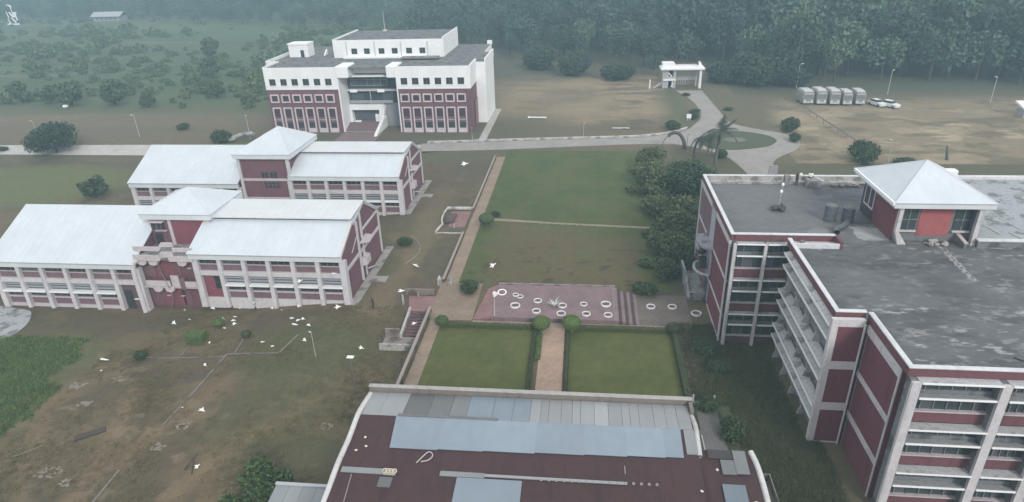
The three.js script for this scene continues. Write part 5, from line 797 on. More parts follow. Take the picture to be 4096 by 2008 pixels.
{ // wood at the horizon: crowns of small facets, too many and too far to tell apart
  const crowns = [0, 1, 2].map((k) => { const R = rng(500 + k), l = []; for (let i = 0; i < 6; i++) l.push([(R() - 0.5) * 5, 4.5 + R() * 4.5, (R() - 0.5) * 5, 2.0 + R(), 1.9 + R(), 2.0 + R()]); return leaves(520 + k, l, 900, 0.42, 0.5); });
  const fm = leafM(0.062, 0.105, 0.078), tm = M(0.07, 0.06, 0.05, { roughness: 1 }), R = rng(99), P = [[], [], []];
  const edge = (x) => x > 50 ? -196 + (x - 50) * 0.09 : x > 8 ? -212 : x > -30 ? -226 - (8 - x) * 0.5 : x > -75 ? -262 : -318 - Math.min(95, (-75 - x) * 0.42);
  for (let x = -620; x < 330; x += 7.5) for (let z = -190; z > -620; z -= 8.5) { const X = x + (R() - 0.5) * 7, Z = z + (R() - 0.5) * 7; const d = edge(X) + (R() - 0.5) * 14 - Z; if (d < 0 || R() < 0.12 || (d > 230)) continue; if (Math.abs(X) > -Z * 0.95 + 60) continue; const s = (X > 30 ? 1.15 + R() * 0.75 : X > -75 ? 0.8 + R() * 0.8 : 0.55 + R() * 0.6) * (d < 20 ? 0.75 : 1); P[Math.floor(R() * 3)].push([X, Z, s, R() * 6.28, 0.9 + R() * 0.5]); }
  const q = new THREE.Quaternion(), up = new THREE.Vector3(0, 1, 0), m4 = new THREE.Matrix4(), c = new THREE.Color();
  const wood = new THREE.Group(); wood.name = 'distant_wood'; tag(wood, 'hazy wood filling the top of the view behind fields and buses', null, null, 'stuff'); scene.add(wood);
  P.forEach((l, k) => { const im = new THREE.InstancedMesh(crowns[k], fm, l.length); im.name = 'crown'; im.userData.kind = 'stuff'; im.castShadow = im.receiveShadow = true; l.forEach(([x, z, s, a, sy], i) => { m4.compose(new THREE.Vector3(x, 0, z), q.setFromAxisAngle(up, a), new THREE.Vector3(s, s * sy, s)); im.setMatrixAt(i, m4); const p = fbm(x * 0.02, z * 0.03, 877, 3), t = (0.55 + R() * 0.6) * (0.5 + 1.2 * p); im.setColorAt(i, c.setRGB(t * (0.7 + 0.6 * p), t, t * (1.25 - 0.4 * p))); }); wood.add(im);
    const tk = new THREE.InstancedMesh(rod([0, -0.5, 0], [0, 6, 0], 0.3, 0.15, 5), tm, l.length); tk.name = 'trunk'; tk.userData.kind = 'stuff'; l.forEach(([x, z, s, a, sy], i) => { m4.compose(new THREE.Vector3(x, 0, z), q.setFromAxisAngle(up, a), new THREE.Vector3(s, s * sy, s)); tk.setMatrixAt(i, m4); }); wood.add(tk); });
  { // low scrub over the far fields
    const sc = [0, 1].map((k) => leaves(560 + k, [[0, 0.9, 0, 1.5, 1.0, 1.5], [1.4, 0.7, 0.6, 1.1, 0.8, 1.1], [-1.2, 0.6, -0.7, 1.2, 0.7, 1.1]], 260, 0.28, 0.4)), Q = [[], []];
    while (Q[0].length + Q[1].length < 800) { const x = -420 + R() * 345, z = -168 - R() * 250; const f = fbm(x * 0.022, z * 0.035, 901, 4) + 0.12 * sm(-200, -90, x); if (Math.abs(x) > -z * 0.95 + 40 || f < 0.46 + 0.2 * R() || edge(x) > z + 5) continue; if (x > -78 && z < -140) continue; Q[R() < 0.5 ? 0 : 1].push([x, z, (0.4 + R() * 0.9) * (R() < 0.1 ? 1.9 : 1), R() * 6.28]); }
    Q.forEach((l, k) => { const im = new THREE.InstancedMesh(sc[k], leafM(0.085, 0.125, 0.07), l.length); im.name = numbered('scrub'); tag(im, k ? 'hazy low scrub in clumps on the far left fields' : 'hazy low scrub scattered over the far left fields', null, null, 'stuff'); im.castShadow = im.receiveShadow = true; l.forEach(([x, z, s, a], i) => { m4.compose(new THREE.Vector3(x, 0, z), q.setFromAxisAngle(up, a), new THREE.Vector3(s, s * (0.8 + 0.5 * hsh(i, k, 3)), s)); im.setMatrixAt(i, m4); const t = 0.8 + R() * 0.4; im.setColorAt(i, c.setRGB(t * (0.9 + R() * 0.3), t, t * 0.95)); }); scene.add(im); });
  }
  // single trees that stand out at the edge of the wood
  const big = treeProto('tree', 81, 20, 7.5, 5200, 0.48, leafM(0.045, 0.075, 0.052), { base: 0.2, lobes: 11 });
  place(big, [[92, -205, 1.05, 0, 'tall tree at the edge of the wood behind the middle lamp post'], [118, -201, 1.15, 1.2, 'broad tree standing forward of the wood toward the right edge'], [104, -214, 1.25, 2.2, 'tallest tree between the two lamp posts at right'], [142, -206, 1.1, 3.3, 'tall tree at the right edge of the view'], [70, -208, 0.9, 4.1, 'tree of the wood edge behind the grey buses'], [22, -222, 0.75, 5.0, 'tree standing straight behind the gatehouse'], [-8, -238, 0.7, 0.6, 'rounded tree behind the sandy field']], null, 'tree', 'tall trees at the edge of the wood');
}
{ // grass: tufts on the rough patch and over the field, short blades on the lawns
  const tuft = (seed, n, h, w) => { const R = rng(seed), pos = []; for (let i = 0; i < n; i++) { const a = R() * 6.28, x = (R() - 0.5) * w, z = (R() - 0.5) * w, l = h * (0.6 + 0.7 * R()), e = 0.12 * h + 0.01; pos.push(x - e * Math.cos(a), 0, z - e * Math.sin(a), x + e * Math.cos(a), 0, z + e * Math.sin(a), x + (R() - 0.5) * l * 0.9, l, z + (R() - 0.5) * l * 0.9); } const g = new THREE.BufferGeometry(); g.setAttribute('position', new THREE.Float32BufferAttribute(pos, 3)); g.computeVertexNormals(); return g; };
  const spread = (label, geo, mat, pts) => { const im = new THREE.InstancedMesh(geo, mat, pts.length), m4 = new THREE.Matrix4(), q = new THREE.Quaternion(), up = new THREE.Vector3(0, 1, 0), R = rng(pts.length), c = new THREE.Color(); pts.forEach(([x, z, s, y], i) => { m4.compose(new THREE.Vector3(x, (y ?? terr(x, z)), z), q.setFromAxisAngle(up, R() * 6.28), new THREE.Vector3(s, s, s)); im.setMatrixAt(i, m4); const t = 0.65 + 0.7 * R(); im.setColorAt(i, c.setRGB(t * (0.85 + 0.4 * R()), t, t * 0.9)); }); im.name = numbered('grass'); im.castShadow = im.receiveShadow = true; tag(im, label, null, null, 'stuff'); scene.add(im); };
  const gm = (r, g, b) => M(r, g, b, { roughness: 0.9, side: THREE.DoubleSide });
  const R = rng(303); let p = [];
  while (p.length < 8000) { const x = -76 + R() * 24, z = -60 + R() * 24; const lim = -55.4 - 1.6 * sm(-47, -57, z) + 1.6 * (fbm(x * 0.4, z * 0.4, 811, 3) - 0.5) * 3; if (x < lim && z < -39 - (x + 55) * 0.14 + fbm(z * 0.5, x * 0.5, 823, 2) * 1.5 && z > -59.6 + 0.6 * fbm(x, 3, 829, 2)) { const ed = (lim - x) * 0.7 + fbm(x * 0.9, z * 0.9, 861, 3) * 2 - 0.6; if (R() < ed + 0.06) p.push([x, z, 0.7 + R() * 0.9]); } }
  spread('rough green grass patch at the left edge of the field', tuft(1, 12, 0.22, 0.4), gm(0.115, 0.175, 0.062), p);
  p = []; while (p.length < 9000) { const x = -54 + R() * 37, z = -66 + R() * 36; const n = fbm(x * 0.18 + 5, z * 0.18, 841, 4); if (n > 0.36 + 0.34 * R() && !(x > -17.5)) p.push([x, z, 0.4 + R() * 0.7]); }
  spread('thin weeds scattered over the bare field', tuft(2, 9, 0.16, 0.5), gm(0.13, 0.115, 0.055), p);
  p = []; while (p.length < 9000) { const x = 10.8 + R() * 10, z = -64 + R() * 26; if (x > 19.5 && z < -46) continue; if (z > -50 && x < 14) continue; p.push([x, z, 0.6 + R() * 0.9]); }
  spread('dark ground cover in the shaded bed beside the maroon building', tuft(5, 10, 0.18, 0.45), gm(0.085, 0.1, 0.045), p);
}

// ---------------------------------------------------------------- lamps, rings, rails and other small fittings
{
  const pole = M(0.42, 0.41, 0.39, { roughness: 0.6 });
  const o = thing('lamp_post', 'lamp post behind the buses, leftmost of the three at right', 'lamp post', [0, 0, 0]);
  part(o, 'pole', rod([0, -0.1, 0], [0, 5.9, 0], 0.11, 0.07), pole); part(o, 'arm', tube([[0, 5.85, 0], [0.03, 6.3, 0.02], [0.3, 6.65, 0.1]], 0.06, 8, 6), pole); part(o, 'lamp_head', rbx(0.2, 0.95, 6.55, 6.72, -0.05, 0.3, 0.06), W.trim); part(o, 'foot', new THREE.CylinderGeometry(0.2, 0.24, 0.3, 8).translate(0, 0.1, 0), W.concrete);
  const L = [[58, -188.2, 1, 'lamp post behind the buses, leftmost of the three at right'], [78.1, -178.7, 0.97, 'lamp post right of the white cars, against the dark wood'], [97.7, -168.5, 0.97, 'rightmost lamp post on the sandy yard'], [55.6, -120.9, 0.74, 'lamp post rising just behind the pavilion roof'], [-131, -139.7, 0.6, 'lamp post left of the round dark tree'], [-104.2, -139.1, 0.84, 'pale lamp post on the brown field behind the left road'], [-76.4, -138.3, 0.84, 'lamp post left of the white block by the pale heap'], [-142.3, -296, 0.6, 'far lamp post in the haze left of the white block'], [-0.2, -139.8, 0.46, 'short lamp post at the edge of the kerb wall'], [-24.3, -136.1, 0.46, 'short post at the foot of the path beside the white block'], [-28.4, -55.4, 0.46, 'thin pale leaning post on the green patch of the field']];
  L.forEach(([x, z, s, label], i) => { const c = i ? copy(o, [x, terr(x, z), z], i * 0.9, label, s) : o; if (!i) c.position.set(x, 0, z); c.userData.group = 'lamp posts around the campus'; });
  let t = thing('lamp_post', 'dark lamp post with a flat white head beside the walkway wall', 'lamp post', [-22.4, terr(-22.4, -50.6), -50.6]); let y = terr(-22.4, -50.6);
  part(t, 'pole', rod([-22.4, y - 0.1, -50.6], [-22.45, y + 4.4, -50.7], 0.08, 0.05), W.rail); part(t, 'lamp_head', rbx(-22.8, -22.1, y + 4.4, y + 4.52, -50.9, -50.5, 0.04), W.white);
  t = thing('lamp_post', 'terrace lamp post with white ring head and two white fins', 'lamp post', [-10.0, 0.2, -63.8]); const wl = M(0.85, 0.85, 0.84, { roughness: 0.5 });
  part(t, 'pole', rod([-10, 0.2, -63.8], [-9.9, 3.1, -63.9], 0.06, 0.05), W.pinkwhite); part(t, 'lamp_head', new THREE.TorusGeometry(0.42, 0.07, 6, 20).rotateX(-1.25).scale(1.1, 1, 1).translate(-9.0, 3.6, -63.9), wl);
  part(t, 'fin', prismZ([[-10.0, 2.9], [-9.75, 3.0], [-9.55, 3.5], [-9.95, 3.7], [-10.1, 3.5]], -63.95, -63.85), wl); part(t, 'fin', prismZ([[-9.9, 3.0], [-9.3, 3.5], [-9.4, 3.75], [-9.95, 3.2]], -63.8, -63.72), wl);

  // white ring planters on the terrace and the yard beside it
  const ring = thing('ring_planter', null, 'planter', [0, 0, 0]); part(ring, 'rim', new THREE.LatheGeometry([[0.43, 0], [0.43, 0.14], [0.46, 0.18], [0.52, 0.18], [0.55, 0.14], [0.56, 0]].map((p) => new THREE.Vector2(...p)), 24), M(0.8, 0.78, 0.77, { map: T.plaster, roughness: 0.7 })); part(ring, 'soil', new THREE.CircleGeometry(0.43, 20).rotateX(-Math.PI / 2).translate(0, 0.06, 0), M(0.16, 0.12, 0.12, { map: T.grit }));
  const RP = [[-7.8, -66.1, 1.1, 'white ring on the terrace between lamp post and agave, front left'], [-5.2, -67.4, 0.92, 'white ring behind and left of the agave'], [-5.2, -65.0, 0.95, 'white ring in front and left of the agave'], [-2.3, -64.6, 1.0, 'white ring straight in front of the agave'], [0.3, -66.9, 0.8, 'white ring right of the agave in the back row'], [0.6, -64.7, 0.92, 'white ring right of the agave in the front row'], [2.9, -67.0, 1.12, 'biggest white ring, back row next to the steps'], [3.1, -64.6, 0.92, 'white ring at the front corner next to the steps'], [-2.2, -66.4, 0.95, 'white ring touching the agave leaves'], [8.2, -67.5, 0.98, 'white ring on the dark yard just right of the steps'], [10.7, -67.6, 0.95, 'white ring on the dark yard farther from the steps'], [13.3, -66.3, 1.1, 'white ring at the foot of the maroon building\'s left wall'], [-8.0, -68.7, 0.7, 'small white ring paired with another at the back left of the terrace'], [-7.4, -68.3, 0.72, 'small white ring overlapping its partner at the back left of the terrace']];
  RP.forEach(([x, z, s, label], i) => { const yy = x < 3.9 ? 0.5 : x > 12.6 ? terr(x, z) : 0.048; const c = i ? copy(ring, [x, yy, z], 0, label, s) : ring; if (!i) { c.position.set(x, yy, z); c.scale.setScalar(s); c.userData.label = label; } c.userData.group = 'white rings on and beside the terrace'; });
  // stones edging the thin path
  t = thing('path_edging', 'row of small pale stones along the thin path', 'edging', [-2.5, 0, -91.5]);
  for (let i = 0; i < 17; i++) { const x = -7.2 + i * 0.56, z = -92.55 + (x + 15.8) * 0.082; part(t, 'stone', rbx(x, x + 0.34, 0, 0.16, z - 0.18, z + 0.18, 0.05, 1), i % 2 ? M(0.3, 0.27, 0.2, { map: T.grit }) : M(0.22, 0.2, 0.15, { map: T.grit })); }
  // dark cable rail on the bank behind the maroon building
  t = thing('rail_fence', 'dark rail running down the bank beside the sandy yard', 'fence', [54, 0, -145]); const A = [52.8, -163], B = [55.2, -127];
  part(t, 'rail', rod([A[0], 0.9, A[1]], [B[0], 0.9, B[1]], 0.13), W.rail); for (let i = 0; i <= 9; i++) part(t, 'post', rod([A[0] + (B[0] - A[0]) * i / 9, -0.1, A[1] + (B[1] - A[1]) * i / 9], [A[0] + (B[0] - A[0]) * i / 9, 0.95, A[1] + (B[1] - A[1]) * i / 9], 0.07), W.rail);
  solo('post', [rod([67.6, 0, -124.6], [67.1, 2.6, -124.8], 0.3, 0.18)], M(0.14, 0.13, 0.12, { map: T.grit }), 'dark leaning stump on the sandy yard behind the pavilion', 'post', [67.6, 0, -124.6]);
  solo('mound', new THREE.SphereGeometry(1.9, 18, 10).scale(1.3, 0.28, 0.8).translate(31.4, 0.1, -137), M(0.2, 0.21, 0.17, { map: T.grit }), 'low pale mound in the middle of the roundabout', 'mound', [31.4, 0, -137]);
  solo('signboard', [rbx(23.7, 24.8, 0.5, 1.5, -153.9, -153.75, 0.05), rod([24.0, 0, -153.8], [24.0, 0.6, -153.8], 0.05), rod([24.5, 0, -153.8], [24.5, 0.6, -153.8], 0.05)], wl, 'blank white board on the grass beside the gate road', 'board', [24.2, 0, -153.8]);
  solo('pole', [rod([-13.6, 0.25, -156.2], [-9.2, 0.25, -156.0], 0.16), new THREE.SphereGeometry(0.3, 8, 6).translate(-13.6, 0.25, -156.2)], wl, 'white pole lying on the ground right of the white block', 'pole', [-11.4, 0, -156.1]);
  solo('slab', rbx(6.2, 10.2, 0, 0.25, -147.2, -146.2, 0.1), W.palecon, 'pale concrete slab on the sandy field before the gate road', 'slab', [8.2, 0, -146.7]);
  solo('car_wreck', [tube([[-80.4, 0.4, -136.8], [-79, 0.9, -137.2], [-77.4, 1.3, -137.5], [-75, 1.5, -137.7]], 0.5, 16, 6), new THREE.IcosahedronGeometry(0.9, 1).scale(1.3, 0.7, 1).translate(-80.2, 0.5, -136.7)], M(0.42, 0.42, 0.41, { map: T.concrete }), 'pale grey tarpaulin heap behind the rear teaching block', 'tarpaulin', [-78, 0, -137.2]).name = 'tarpaulin_heap';
  solo('boulder', new THREE.IcosahedronGeometry(0.7, 1).scale(1.2, 0.7, 1).translate(-147.2, 0.4, -169.7), W.white, 'small white stone at the edge of the green fields', 'stone', [-147.2, 0, -169.7]);
  t = thing('frame_tower', 'white frame structure with a capped top in the hazy far left corner', 'structure', [-301, 0, -330]); const fw = M(0.85, 0.85, 0.84, { roughness: 0.6 }); t.position.set(-352.7, 0, -388); t.scale.setScalar(0.52);
  part(t, 'base', rbx(-309, -294, 0.2, 2.0, -331, -329, 0.6), fw);
  for (const [a, b, r] of [[[-305.5, 2, -330], [-306.3, 8, -330], 0.6], [[-305, 8.5, -330], [-306, 15.5, -330], 0.65], [[-297.5, 3, -330], [-301.5, 8.4, -330], 0.9], [[-299, 9, -330], [-302.5, 14.6, -330], 0.9], [[-295, 5.5, -330], [-295.5, 14, -330], 0.8]]) part(t, 'frame_bar', rod(a, b, r, r * 0.8, 6), fw);
  part(t, 'panel', prismZ([[-299, 14.5], [-292.5, 15], [-294.2, 12], [-296.5, 9], [-298, 9.4]], -330.3, -329.7), fw); part(t, 'neck', rod([-298.5, 14.5, -330], [-298.6, 19.5, -330], 0.5), fw); part(t, 'cap', ext(shp([[-303, 23.0], [-299.4, 23.0], [-297, 21.2], [-297.6, 19.2], [-299.6, 21.0]]), 0.8).translate(0, 0, -330.4), fw);
  for (const [x, z, l, s] of [[-298, -402, 'pale low roof far away at the top left, before the wood', 1.0]]) { const W = { trim: M(0.26, 0.27, 0.27), palecon: M(0.36, 0.37, 0.37), dark: M(0.05, 0.05, 0.055) }; t = thing('far_house', l, 'house', [x, 0, z]); part(t, 'wall', bx(x - 9 * s, x + 9 * s, 0, 3, z - 4, z + 4), W.trim); part(t, 'roof', [slab([[x - 10 * s, 3, z + 5], [x + 10 * s, 3, z + 5], [x + 10 * s, 5.5, z], [x - 10 * s, 5.5, z]], 0.2), slab([[x - 10 * s, 3, z - 5], [x + 10 * s, 3, z - 5], [x + 10 * s, 5.5, z], [x - 10 * s, 5.5, z]], 0.2)], W.palecon); for (let k = -2; k < 3; k++) part(t, 'window', bx(x + k * 3 * s - 0.5, x + k * 3 * s + 0.5, 1, 2.2, z + 4, z + 4.05), W.dark); }
  t = thing('hut', 'small white hut at the right edge of the sandy yard', 'hut', [99.5, 0, -156]); part(t, 'wall', bx(97.6, 102, 0, 1.6, -158, -155), M(0.4, 0.4, 0.4, { map: T.plaster })); part(t, 'roof', slab([[97.2, 2.2, -154.6], [102.4, 2.2, -154.6], [102.4, 3.2, -158.4], [97.2, 3.2, -158.4]], 0.4), W.white); part(t, 'door', bx(98.4, 99.2, 0, 1.5, -155, -154.95), W.dark);
}
{ // five parked buses and two cars
  const o = thing('bus', null, 'bus', [0, 0, 0]); const bm = M(0.36, 0.35, 0.34, { map: T.grit, roughness: 0.6 }), top = M(0.66, 0.66, 0.66, { map: T.grit, roughness: 0.6 });
  part(o, 'body', ext(shp([[-1.25, 0.55], [1.25, 0.55], [1.3, 1.6], [1.25, 2.7], [0.95, 3.1], [-0.95, 3.1], [-1.25, 2.7], [-1.3, 1.6]]), 5.0, 0.08).translate(0, 0, -5.0), bm);
  part(o, 'roof_cover', prismX([[-5, 3.1], [-4.5, 3.36], [-1.2, 3.4], [-0.1, 3.1], [0.12, 2.75], [0.1, 2.6], [-5, 2.9]], -1.12, 1.12), top); part(o, 'windscreen', bx(-1.1, 1.1, 1.55, 2.5, 0.07, 0.11), M(0.2, 0.2, 0.21, { roughness: 0.2 })); part(o, 'bumper', rbx(-1.28, 1.28, 0.4, 0.8, 0.02, 0.26, 0.08), top);
  for (const x of [-0.85, 0.85]) part(o, 'headlight', rbx(x - 0.22, x + 0.22, 0.85, 1.15, 0.06, 0.14, 0.05), wl2()); for (let i = 0; i < 3; i++) for (const s of [-1, 1]) part(o, 'side_window', bx(s * 1.3 - 0.03, s * 1.3 + 0.03, 1.65, 2.5, -1.6 - i * 1.35, -0.6 - i * 1.35), W.dark);
  for (const z of [-1.2, -4.0]) for (const s of [-1, 1]) { const w = part(o, 'wheel', new THREE.CylinderGeometry(0.48, 0.48, 0.3, 14).rotateZ(Math.PI / 2).translate(s * 1.12, 0.48, z), W.dark); part(w, 'hub', new THREE.CylinderGeometry(0.2, 0.2, 0.32, 10).rotateZ(Math.PI / 2).translate(s * 1.12, 0.48, z), W.steel); }
  function wl2() { return M(0.75, 0.75, 0.72, { roughness: 0.3 }); }
  [[55.4, -168.9, 1.0, 'leftmost of the parked grey buses, next to the dark thicket'], [58.4, -168.3, 1.05, 'second grey bus from the left, with a white patch low on its front'], [61.4, -167.8, 1.05, 'middle grey bus of the row of five'], [64.3, -167.6, 0.97, 'fourth grey bus from the left, narrowest of the row'], [67.4, -167.9, 0.98, 'rightmost grey bus, beside the white cars']].forEach(([x, z, s, label], i) => { const c = i ? copy(o, [x, 0, z], 0.06 - i * 0.02, label, [s * 0.86, s * 1.04, s]) : o; if (!i) { c.position.set(x, 0, z); c.rotation.y = 0.06; c.userData.label = label; } c.userData.group = 'grey buses parked in a row'; });
  const c0 = thing('car', null, 'car', [0, 0, 0]); const wm = M(0.72, 0.73, 0.74, { roughness: 0.35 });
  part(c0, 'body', ext(shp([[-2.1, 0.35], [2.1, 0.35], [2.15, 0.8], [1.3, 0.95], [-1.9, 0.98], [-2.15, 0.8]]), 1.5, 0.08).translate(0, 0, -0.75), wm); part(c0, 'cabin', ext(shp([[-1.6, 0.98], [1.0, 0.98], [0.5, 1.5], [-1.2, 1.5]]), 1.36, 0.04).translate(0, 0, -0.68), W.glass); part(c0, 'roof', rbx(-1.2, 0.5, 1.5, 1.58, -0.68, 0.68, 0.04), wm);
  for (const x of [-1.35, 1.35]) for (const s of [-1, 1]) part(c0, 'wheel', new THREE.CylinderGeometry(0.33, 0.33, 0.22, 12).rotateX(Math.PI / 2).translate(x, 0.33, s * 0.74), W.dark); for (const s of [-0.5, 0.5]) part(c0, 'headlight', rbx(2.14, 2.24, 0.6, 0.78, s - 0.16, s + 0.16, 0.03), wl2());
  [[71.2, -167.6, -1.2, 'white car parked closest to the grey buses'], [73.6, -166.0, -1.0, 'white car parked farther right of the buses']].forEach(([x, z, a, label], i) => { const c = i ? copy(c0, [x, 0, z], a, label, 1.05) : c0; if (!i) { c.position.set(x, 0, z); c.rotation.y = a; c.userData.label = label; } });
}
{ // things on the flat roof
  const y = 12.02; let t = thing('roof_mast', 'thin mast with two white lamps on the flat roof', 'mast', [21.4, y, -69]);
  part(t, 'pole', rod([21.4, y, -69.1], [21.6, y + 2.9, -69.2], 0.06, 0.04), W.steel); for (const h of [2.1, 2.9]) part(t, 'lamp', new THREE.SphereGeometry(0.2, 10, 8).scale(0.8, 1.1, 0.8).translate(21.4 + h * 0.05, y + h, -69.2), wl3());
  function wl3() { return M(0.85, 0.85, 0.83, { roughness: 0.4 }); }
  const R = rng(12), gs = []; for (let i = 0; i < 9; i++) gs.push(new THREE.IcosahedronGeometry(0.4, 1).scale(1.1, 0.6, 0.7).rotateY(R() * 3).translate(20.9 + R() * 1.1, y + 0.18 + R() * 0.3, -69.2 + R() * 0.5));
  solo('sack_heap', gs, M(0.09, 0.085, 0.08, { map: T.grit }), 'dark heap of sacks at the foot of the roof mast', 'sacks', [21.4, y, -69]);
  for (const [x, z, h, r, l] of [[25.9, -66.2, 1.75, 0.62, 'left dark water drum on the flat roof'], [27.6, -66.0, 1.6, 0.6, 'right dark water drum beside the pavilion']]) { t = thing('water_drum', l, 'drum', [x, y, z]); part(t, 'drum', new THREE.CylinderGeometry(r, r, h, 20).translate(x, y + h / 2, z), M(0.1, 0.115, 0.125, { roughness: 0.5 })); for (const q of [0.25, 0.6]) part(t, 'hoop', new THREE.TorusGeometry(r, 0.035, 5, 20).rotateX(Math.PI / 2).translate(x, y + h * q, z), W.rail); part(t, 'lid', new THREE.CylinderGeometry(r * 0.5, r * 0.6, 0.1, 14).translate(x, y + h + 0.03, z), W.rail); }
  solo('pipe', tube([[25.4, y + 0.3, -62.4], [25.6, y + 0.3, -63.4], [26.4, y + 0.3, -64.0], [27.2, y + 0.3, -65.0]], 0.28, 20, 8), M(0.1, 0.115, 0.125, { roughness: 0.6 }), 'dark bent pipe on the roof in front of the drums', 'pipe', [26.3, y, -63.7]);
  solo('pillar', [bx(24.0, 24.6, y, y + 1.3, -77.2, -76.7), bx(22.6, 23.6, y + 0.75, y + 1.9, -78.9, -78.6), bx(23.0, 23.2, y, y + 0.8, -78.85, -78.65)], W.concrete, 'grey stub pillar with a plate by the back parapet', 'pillar', [24.3, y, -77]);
  t = thing('roof_box', 'grey box with a pale slanted lid at the back parapet', 'box', [27.2, y, -76.4]); part(t, 'box', bx(26.4, 28.0, y, y + 0.95, -76.9, -76.0), W.concrete); part(t, 'lid', slab([[27.5, y + 1.05, -77.0], [27.8, y + 1.05, -77.0], [28.4, y + 0.85, -76.1], [28.2, y + 0.85, -76.1]], 0.1), W.trim); for (const x of [26.7, 27.4]) part(t, 'groove', bx(x, x + 0.18, y, y + 0.85, -76.0, -75.95), W.rail);
  t = thing('scrap_pile', 'dark scrap with a pale bent plate near the pavilion', 'scrap', [31, y, -76.6]); for (let i = 0; i < 4; i++) part(t, 'scrap_piece', new THREE.IcosahedronGeometry(0.4, 0).scale(1.2, 0.6, 0.8).rotateY(i * 1.3).translate(29.8 + i * 0.8, y + 0.2, -76.6), W.rail); part(t, 'plate', prismY([[31.6, -77], [33.6, -77], [33.6, -76.8], [32.4, -76.8], [32.5, -75.9]], y + 0.3, y + 0.36), W.palecon);
  t = thing('roof_tank', 'white box tank behind the pavilion roof', 'tank', [42, 12.9, -76.6]); part(t, 'tank', rbx(41.1, 42.9, 13.1, 14.3, -77.0, -76.0, 0.12), W.white); part(t, 'stand', [bx(41.3, 41.5, 12.85, 13.1, -76.9, -76.1), bx(42.5, 42.7, 12.85, 13.1, -76.9, -76.1)], W.rail);
  solo('brick_block', rbx(21.2, 21.6, 12.1, 12.45, -60.3, -59.9, 0.05), W.rail, 'small dark block lying on the gutter ledge', 'block', [21.4, 12.1, -60.1]);
  solo('tank', [new THREE.CylinderGeometry(0.45, 0.45, 1.1, 14).translate(14.1, 5.0, -70.0), rbx(13.7, 14.6, 4.2, 4.6, -71.1, -69.6, 0.1), new THREE.SphereGeometry(0.5, 10, 8).translate(14.1, 5.9, -71)], W.dark, 'dark tank on the side balcony of the maroon building', 'tank', [14.2, 4.2, -70.2]);
  solo('cable', tube([[30.6, y + 0.05, -41.6], [31.1, y + 0.05, -41.2], [31.6, y + 0.05, -41.3]], 0.06, 14, 5), W.dark, 'short dark cable on the flat roof at the right edge', 'cable', [31, y, -41.4]);
  const RR = rng(45), rub = []; for (let i = 0; i < 14; i++) rub.push(new THREE.IcosahedronGeometry(0.16 + RR() * 0.16, 0).scale(1.2, 0.7, 1).translate(33.0 + RR() * 2, y + 0.1 + RR() * 0.2, -61.0 + RR() * 0.8)); solo('rubble_heap', rub, W.palecon, 'pale rubble in front of the pavilion', 'rubble', [34, y, -61.4]);
}
{ // litter on the field
  const mk = (x, z, r, n, label, m, seed) => { const R = rng(seed), gs = [], y = terr(x, z); for (let i = 0; i < n; i++) gs.push(new THREE.IcosahedronGeometry(0.07 + R() * 0.12, 0).scale(1.7, 0.3, 1).rotateY(R() * 3).translate(x + (R() - 0.5) * r, y + 0.05, z + (R() - 0.5) * r * 0.6)); solo('rubble_heap', gs, m, label, 'rubble', [x, y, z]); };
  const pal = M(0.28, 0.235, 0.18, { map: T.grit }), dk = M(0.08, 0.065, 0.05, { map: T.grit });
  mk(-53.4, -50.8, 1.6, 26, 'pale rubble along the edge of the grass patch', pal, 1); mk(-50.4, -48, 1.1, 16, 'pale scraps below the grass patch rubble', pal, 2); mk(-49.6, -52.2, 1.4, 10, 'few pale scraps on the field right of the grass patch', pal, 3); mk(-37.9, -41.6, 1.4, 14, 'pale scraps on the bare field near the bottom strip', pal, 4); mk(-37.3, -44.4, 1.8, 12, 'flat pale scraps beside the long edging strip', pal, 5); mk(-46.7, -38.7, 2.2, 24, 'broken pale sheets on the field at the lower left', pal, 6); mk(-44, -37.5, 1.4, 12, 'pale scraps right of the broken sheets', pal, 7); mk(-23.6, -45.6, 1.3, 12, 'pale scraps in the dark ground left of the hall', pal, 8);
  solo('stick', tube([[-51.8, -1.65, -40.2], [-51, -1.6, -40.7], [-50, -1.62, -41.8]], 0.05, 10, 5), pal, 'pale bent stick on the lower left of the field', 'stick', [-51, -1.7, -40.8]);
  solo('plank', slab([[-47.8, -1.55, -43.2], [-45.6, -1.5, -44.6], [-45.2, -1.5, -44.0], [-47.4, -1.55, -42.6]], 0.08), dk, 'dark plank lying on the lower left of the field', 'plank', [-46.5, -1.6, -43.6]);
  const t = thing('stump', 'crossed dead sticks standing on the bare field', 'sticks', [-33.2, terr(-33.2, -39), -39]); const y = terr(-33.2, -39); part(t, 'stick', rod([-33.6, y, -38.6], [-33.0, y + 0.6, -40.0], 0.07, 0.04), bark); part(t, 'stick', rod([-32.6, y, -38.0], [-33.2, y + 0.5, -39.6], 0.06, 0.04), bark);
}
